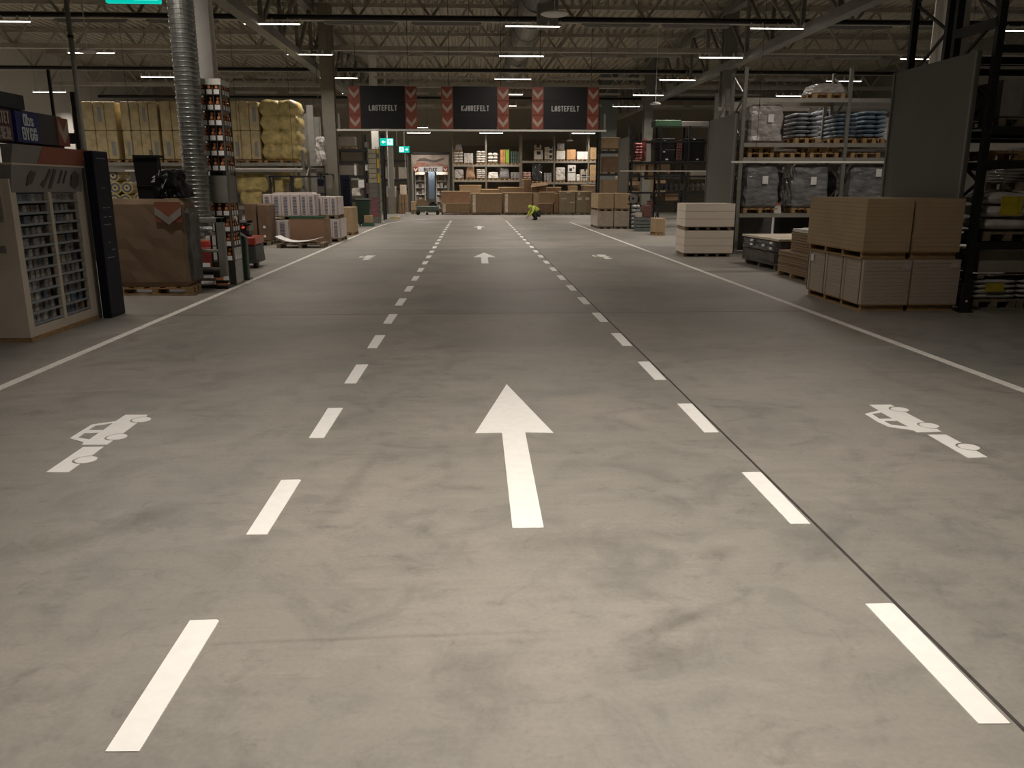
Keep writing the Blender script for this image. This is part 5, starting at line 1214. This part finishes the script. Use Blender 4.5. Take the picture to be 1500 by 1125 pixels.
# black railing before the rack and a white rail
t = thing('black_railing', 'thin black railing in front of the yellow bundles', 'railing', (at(395, 290, 27.2).x, 27.2, 0)); Lr = at(478, 290, 27.2).x - at(395, 290, 27.2).x
for z in (2.02, 1.48): MB().box(0, -.02, z, Lr, .02, z + .05).build('rail', STEELD, t)
for x in (0.03, .14, Lr * .38, Lr * .41, Lr - .05): MB().box(x, -.02, 0 if x < .1 or x > Lr - .1 else 1.48, x + .05, .02, 2.05).build('post', STEELD, t)
t = thing('white_rail', 'thin white rail hung in front of the yellow insulation rack', 'rail', (-7.8, 27.4, 2.27))
MB().box(0, -.02, 0, 2.3, .02, .045).build('rail', WHITE, t)
for k in (.3, 2.0): MB().cyl((k, 0, 0), (k, 0, 6.05), .006, 5).build('hanger_wire', STEELD, t)
t = thing('white_rail', 'thin white rail hung between duct and black sheet bundle', 'rail', (-11.0, 27.0, 2.2))
MB().box(0, -.02, 0, 2.6, .02, .045).build('rail', WHITE, t)
for k in (.3, 2.0): MB().cyl((k, 0, 0), (k, 0, 6.05), .006, 5).build('hanger_wire', STEELD, t)

# --- white boxes with dark striped prints, on pallets two high
STR = mat('stripe_print', (.16, .17, .24), .6, 0, .1)
PINK = mat('pinkish_white_pack', (.62, .55, .52), .6, 0, .06, 5)
def stripe_pack(label, x0, x1, y0, y1, z0, h, ncol):
    t = thing('striped_pack', label, 'pack on pallet', ((x0 + x1) / 2, (y0 + y1) / 2, z0), group='white packs with dark striped print'); hx, hy = (x1 - x0) / 2, (y1 - y0) / 2
    pallet(t, -hx, -hy, hx, hy, 0, .12, WOODG, True)
    MB().cbox(-hx, -hy, .12, hx, hy, h, .012).build('pack', PINK, t)
    w = 2 * hx / ncol
    for c_ in range(ncol):
        xa = -hx + c_ * w
        MB().box(xa + w * .93, -hy - .004, .13, xa + w * .97, -hy, h - .01).build('seam_strip', CARDD, t)
        b = MB(); n = int((h - .2) / .045)
        for k in range(n): b.box(xa + w * .2, -hy - .006, .16 + k * (h - .22) / n, xa + w * .62, -hy, .16 + k * (h - .22) / n + .027)
        b.build('striped_print', STR, t)
    # side perforations
    b = MB()
    for k in range(12): b.box(hx, -hy + .08, .16 + k * .05, hx + .005, -hy + .16, .185 + k * .05)
    b.build('side_print', CARDD, t)
    return t
ya = 25.6
X = lambda px, Y: at(px, 320, Y).x
stripe_pack('lower white striped pack behind the brown board with the green edge, near the tower', X(388.5, 26), X(440, 26), 26.0, 27.0, 0, .72, 3)
stripe_pack('upper white striped pack, nearest the bottle tower', X(387, 26), X(441, 26), 26.0, 27.0, .725, .78, 4)
stripe_pack('upper white striped pack in the middle of the row', X(441.5, 26), X(463, 26), 26.0, 27.0, .725, .78, 2)
stripe_pack('lower white striped pack hidden behind the brown board', X(441.5, 26), X(463, 26), 26.0, 27.0, 0, .72, 2)
stripe_pack('upper white striped pack at the lane end with a blank side', X(464, 26.6), X(495, 26.6), 26.6, 27.9, .725, .70, 3)
stripe_pack('lower white striped pack at the lane end with a blank side', X(464, 26.6), X(498, 26.6), 26.6, 27.9, 0, .72, 3)
t = thing('white_sheets', 'thin pale sheets lying on the upper striped packs', 'sheets', (X(440, 26.4), 26.5, 1.507)); MB().box(-.8, -.35, 0, .5, .3, .05, (.1, 0, -.05, 0)).build('sheet', PINK, t)
t = thing('brown_board_stack', 'brown board with green edging standing before the striped packs', 'board', (X(452, 25.2), 25.3, 0))
bx = (X(480, 25.2) - X(423.5, 25.2)) / 2
MB().box(-bx, -.15, .03, bx - .1, .12, .80).build('board', mat('brown_board', (.27, .155, .095), .7, 0, .05, 2), t); MB().box(-bx, -.16, .80, bx - .1, .13, .86).build('green_edging', GREEN, t)
MB().box(bx - .1, -.15, .03, bx + .05, .12, .80, (0, 0, -.02, 0)).build('side_board', mat('brown_board2', (.22, .15, .09), .7), t)
t = thing('empty_pallet', 'weathered pallet with a curled white sheet on the floor by the brown board', 'pallet', (X(445, 24.4), 24.3, 0))
pallet(t, -.72, -.4, .62, .4, 0, .14, WOODG)
t = thing('curled_sheet', 'curled pale sheet lying on the weathered pallet', 'sheet', (X(443, 24.4), 24.3, .142))
b = MB(); n = 12; vt = [( -.72 + i * 1.25 / n, y, .02 + .2 * (i / n * 2 - .9) ** 2 * (1 if i < n / 2 else .45) + k) for k in (0, .012) for i in range(n + 1) for y in (-.38, .3)]
fs = []
for k in (0, 1):
    o_ = k * 2 * (n + 1)
    fs += [(o_ + 2 * i, o_ + 2 * i + 1, o_ + 2 * i + 3, o_ + 2 * i + 2) for i in range(n)]
m_ = 2 * (n + 1); fs += [(2 * i, 2 * i + 2, m_ + 2 * i + 2, m_ + 2 * i) for i in range(n)] + [(2 * i + 1, m_ + 2 * i + 1, m_ + 2 * i + 3, 2 * i + 3) for i in range(n)] + [(0, m_, m_ + 1, 1), (2 * n, 2 * n + 1, m_ + 2 * n + 1, m_ + 2 * n)]
b.add(vt, fs).build('sheet', PAPER, t)
t, hx, hy, zb = load('carton_load', 'brown cartons wrapped on a pallet beside the reach truck', 'carton', X(352, 24.5), X(387, 24.5), 25.0, 25.9, 0, boards=True, pm=WOODG)
MB().cbox(-hx, -hy, zb, -.02, hy, 1.25, .03).build('carton', CARDD, t); MB().cbox(.02, -hy, zb, hx, hy, 1.22, .03).build('carton', CARDD, t)
sheet(t, hx * .6, .55, .07, .07, -hy, PAPER); sheet(t, hx * .6, .28, .07, .07, -hy, PAPER)
t, hx, hy, zb = load('carton_load', 'tan carton on a pallet at the edge line beyond the striped packs', 'carton', X(499, 30.3), X(518, 30.3), 30.2, 31.4, 0, boards=True, ph=.1)
MB().cbox(-hx, -hy, zb, hx, hy, 1.0, .01).build('carton', CARDL, t)
# standing sheets next to the column
t = thing('standing_sheets', 'tall grey sheets standing upright between the yellow rack and the column', 'sheet stack', (at(458, 250, 31).x, 31, 0))
for i, (xa, xb, h, m) in enumerate(((-.45, -.12, 4.3, STEEL), (-.12, .12, 4.6, mat('pale_grey_sheet', (.28, .27, .25), .5)), (.1, .36, 4.2, STEEL), (-.3, -.2, 4.7, STEELD), (.0, .06, 4.75, STEELD))):
    MB().box(xa, i * .06, 0, xb, i * .06 + .04, h).build('sheet', m, t)
for z in (1.0, 2.4): MB().box(-.55, -.05, z, .45, .0, z + .06).build('holding_bar', STEELD, t)
t = thing('plastic_roll', 'pale crumpled plastic hanging beside the column', 'plastic film', (at(470, 225, 30.4).x, 30.4, at(470, 242, 30.4).z)); lumpy(-.17, -.08, 0, .15, .08, 1.0, .04, 5, 4, taper=.2).build('film', FILML, t)
MB().cyl((0, 0, .95), (0, 0, 8.42 - t.location.z), .008, 5).build('cord', STEELD, t)
t = thing('dark_blue_bag', 'small dark blue bag hanging below the pale plastic', 'bag', (at(470, 265, 30.2).x, 30.2, at(470, 273, 30.2).z)); lumpy(-.11, -.06, 0, .11, .06, .28, .01, 3, 4).build('bag', NAVY, t); MB().cyl((0, 0, .27), (0, 0, .45), .02, 6).build('handle', NAVY, t)
MB().box(-.05, .02, .4, .25, .06, .45).box(.2, .02, .4, .25, 1.45, .45).build('arm', STEELD, t)
# beyond the column: rack with grey boxes, dark blue cabinet, carton, bins
rack_at('rack of grey boxes behind the dark blue cabinet', (495, 533, 560), (218.5, 236, 257, 292), 196, 44, 1.0, STEELD, STEELD)
sb(496, 200, 519, 217, 44.1, .8, 'grey wrapped box on a pallet at the top of the rack past the column', mat('taupe_box', (.2, .17, .14), .6), pal=True)
sb(497, 238, 521, 256.5, 44.1, .8, 'wide taupe box with white edge on the middle level past the column', mat('taupe_box', (.2, .17, .14)), dots=[(.93, .5, .12, .75)])
sb(533, 241, 537, 250, 44.1, .6, 'slim white box on the middle level past the column', PAPER)
sb(534, 208, 538, 216, 44.1, .6, 'slim grey box on the upper level past the column', STEEL)
sb(512, 258, 523, 264, 44.1, .6, 'bright pale box just under the taupe box', PAPER)
sb(516, 275, 528, 287, 44.1, .6, 'white folded goods on the lower level past the column', SACKW, kind='lump', seed=3)
sb(531, 268, 545, 284, 44.1, .6, 'reddish brown goods stack on the lower level', mat('mauve_goods', (.16, .1, .1), .6, 0, .3, 9), kind='grid', lay=4)
o = MB().box(-.15, 0, -.2, .15, .02, .2).build('paper_notice', PAPER, None, loc=(at(529, 269, 43.9).x, 43.94, at(529, 269, 43.9).z)); tag(o, 'white paper notice hung on the rack past the column', 'notice')
MB().cyl((0, .01, .2), (0, .01, 1.2), .006, 5).build('string', STEELD, o)
t = thing('blue_cabinet', 'dark blue slatted cabinet standing beyond the column', 'cabinet', (at(503, 300, 36).x, 36, 0)); zt_ = at(503, 256, 36).z
MB().cbox(-.33, 0, 0, .31, .5, zt_, .01).build('body', NAVY, t)
for k in range(16): MB().box(.02, -.012, .1 + k * (zt_ - .2) / 16, .29, 0, .1 + k * (zt_ - .2) / 16 + .06).build('slat', NAVY, t)
t = thing('wheelie_bin', 'dark green waste bin beside the carton display tower', 'waste bin', (at(533, 330, 37.2).x, 37.4, 0))
MB().box(-.24, -.24, .08, .24, .24, 1.15, (-.08, -.08, .08, .08)).build('body', mat('bin_green', (.025, .05, .035), .5), t); MB().box(-.34, -.34, 1.15, .34, .34, 1.22, (.03, .03, -.03, -.03)).build('lid', mat('bin_green', (.025, .05, .035)), t)
for x in (-.22, .22): MB().cyl((x - .03, .2, .09), (x + .03, .2, .09), .09, 12).build('wheel', BLACK, t)
t = thing('green_tray', 'low green tray with a tan box beside the waste bin', 'tray', (at(541, 330, 37.4).x, 37.2, 0)); MB().box(-.3, -.2, 0, .25, .2, .14, (.03, .03, -.03, -.03)).build('tray', GREEN, t); MB().cbox(-.18, -.15, .14, .18, .15, .48, .01).build('tan_box', CARDL, t)
# carton display tower round the pale column
t = thing('display_tower', 'narrow display tower of beige and magenta cartons around the pale column', 'display tower', (-4.68, 40.0, 0)); hx = .26; T1 = at(548, 215, 40).z; T0 = at(548, 283, 40).z; 
MB().box(-hx, -.02, 0, hx, .04, .30).build('base', GALV, t)
for sx in (-hx, hx - .02, .12): MB().box(sx, -.04, 0, sx + .02, 0, T1).build('post', STEEL, t)
MB().box(-hx, 0, .3, hx, .3, T1 - .1).build('core', STEEL, t)
n = 14
for k in range(n):
    z = .32 + k * (T1 - .4) / n; m = MAG if k < 4 else (STEEL if k in (4, 5, 6) else mat('beige_pack', (.48, .44, .32), .5, 0, .2, 16))
    if k in (5,): m = STEEL
    MB().box(-hx + .02, -.03, z, hx - .12, 0, z + (T1 - .4) / n - .03).build('carton', m, t)
    if k > 6 and k % 3: MB().box(.16, -.05, z, hx, -.02, z + .22).build('yellow_label', YLAB, t)
    MB().box(-hx, -.045, z - .02, hx, 0, z).build('shelf', STEEL, t)
# hanging poles by the exit signs
for px, y0, y1, Y in ((570, 224, 275, 47), (594, 228, 248, 50), (581.5, 192, 214, 45)):
    a, c = at(px, y1, Y), at(px, y0, Y); o = MB().cyl((0, 0, 0), (0, 0, 8.42 - a.z), .018, 6).build('hanging_pole', WHITE, None, loc=(a.x, Y, a.z)); tag(o, 'thin white pole hanging %s' % ('below the nearer exit sign' if px == 570 else 'below the further exit sign' if px == 594 else 'between the two exit signs'), 'pole')
# back-left bays with cream panels and cartons
rack_at('low rack of cream panels behind the exit signs', (560, 597), (234, 263, 276), 228, 56.5, 1.0, STEEL, STEELD)
sb(562, 245, 578, 262, 56.6, .8, 'cream panel stack behind the nearer exit sign', CREAM); sb(584, 245, 596, 262, 56.6, .8, 'cream panel stack behind the grey column', CREAM)
sb(566, 273, 579, 289, 54, .8, 'cream striped carton on the cartons behind the exit signs', CREAM, z0=at(570, 289, 54).z)
sb(586, 271, 594, 285, 54, .8, 'bright cream carton right of the grey column', mat('bright_cream', (.62, .54, .42), .7), z0=at(570, 285, 54).z)
sb(563, 289, 580, 315, 53.8, .9, 'square brown carton on the floor behind the exit signs', CARD, z0=0)
sb(585, 285, 596, 312, 53.8, .9, 'stacked brown carton beside the grey column', CARD, z0=0, kind='grid', lay=2)
t = thing('floor_litter', 'yellow floor cleaning tool lying near the grey column', 'tool', (at(579, 320, 46).x, 46, 0)); MB().box(-.3, -.1, 0, .25, .1, .06).build('pad', YLAB, t); MB().cyl((.1, 0, .05), (.5, .3, .12), .02, 6).build('handle', WHITE, t)
t = thing('floor_bucket', 'small white bucket on the floor beside the cleaning tool', 'bucket', (at(597, 314, 49).x, 49, 0)); MB().lathe([(.11, 0), (.14, .26), (.15, .27)], 0, 0, 14).build('bucket', WHITE, t); MB().lathe([(.15, .27), (.15, .29)], 0, 0, 14).build('rim', STEELD, t)
# left: dark hall racks and posts behind the cabinet
t = thing('drain_pipe', 'slim pale vertical pipe rising behind the sign board', 'pipe', (-9.03, 20, 0)); MB().cyl((0, 0, 0), (0, 0, 7.9), .055, 10).build('pipe', STEEL, t)
for z in (2.5, 5): MB().cyl((0, 0, z), (0, 0, z + .06), .07, 10).build('clamp', STEELD, t)
t = thing('dark_post', 'short dark leaning post beside the slim pale pipe', 'post', (at(112, 180, 21).x, 21, 0)); MB().box(-.05, -.05, 0, .05, .05, 3.95).build('post', STEELD, t); MB().box(-.1, -.1, 0, .1, .1, .02).build('foot', STEELD, t)
MB().box(-.6, -.03, 2.75, .05, .03, 3.0).build('cross_piece', STEELD, t)
RLL = rack('dark rack of goods standing behind the hardware cabinet', -14.9, 2.6, 2, 17.5, 1.0, [1.15, 2.1], 2.25, STEELD, STEELD)
for i in range(4):
    t, hx, hy, zb = load('carton_load', '%s dark carton load on the rack behind the cabinet' % ordn[i], 'carton', -14.7 + i * 1.25, -13.6 + i * 1.25, 17.6, 18.4, 1.2 if i % 2 else 0)
    MB().cbox(-hx, -hy, zb, hx, hy, 1.0, .02).build('carton', CARDD, t)

# labels of the setting
for nm, lb, ct in (('floor', None, 'floor'), ('ceiling', None, 'ceiling'), ('wall_left', 'pale wall far beyond the yellow insulation racking', 'wall'), ('wall_right', 'dark wall beyond the pallet racks', 'wall'), ('wall_back', 'beige end wall behind the far shelves', 'wall'), ('wall_front', 'wall behind the viewpoint', 'wall'),
                   ('trim_1', 'dark back panel behind the far shelf of sacks', 'panel'), ('trim_2', 'dark back panel behind the far shelf of appliance boxes', 'panel'), ('door_1', None, 'door')):
    ob = bpy.data.objects[nm]; ob['category'] = ct
    if lb: ob['label'] = lb
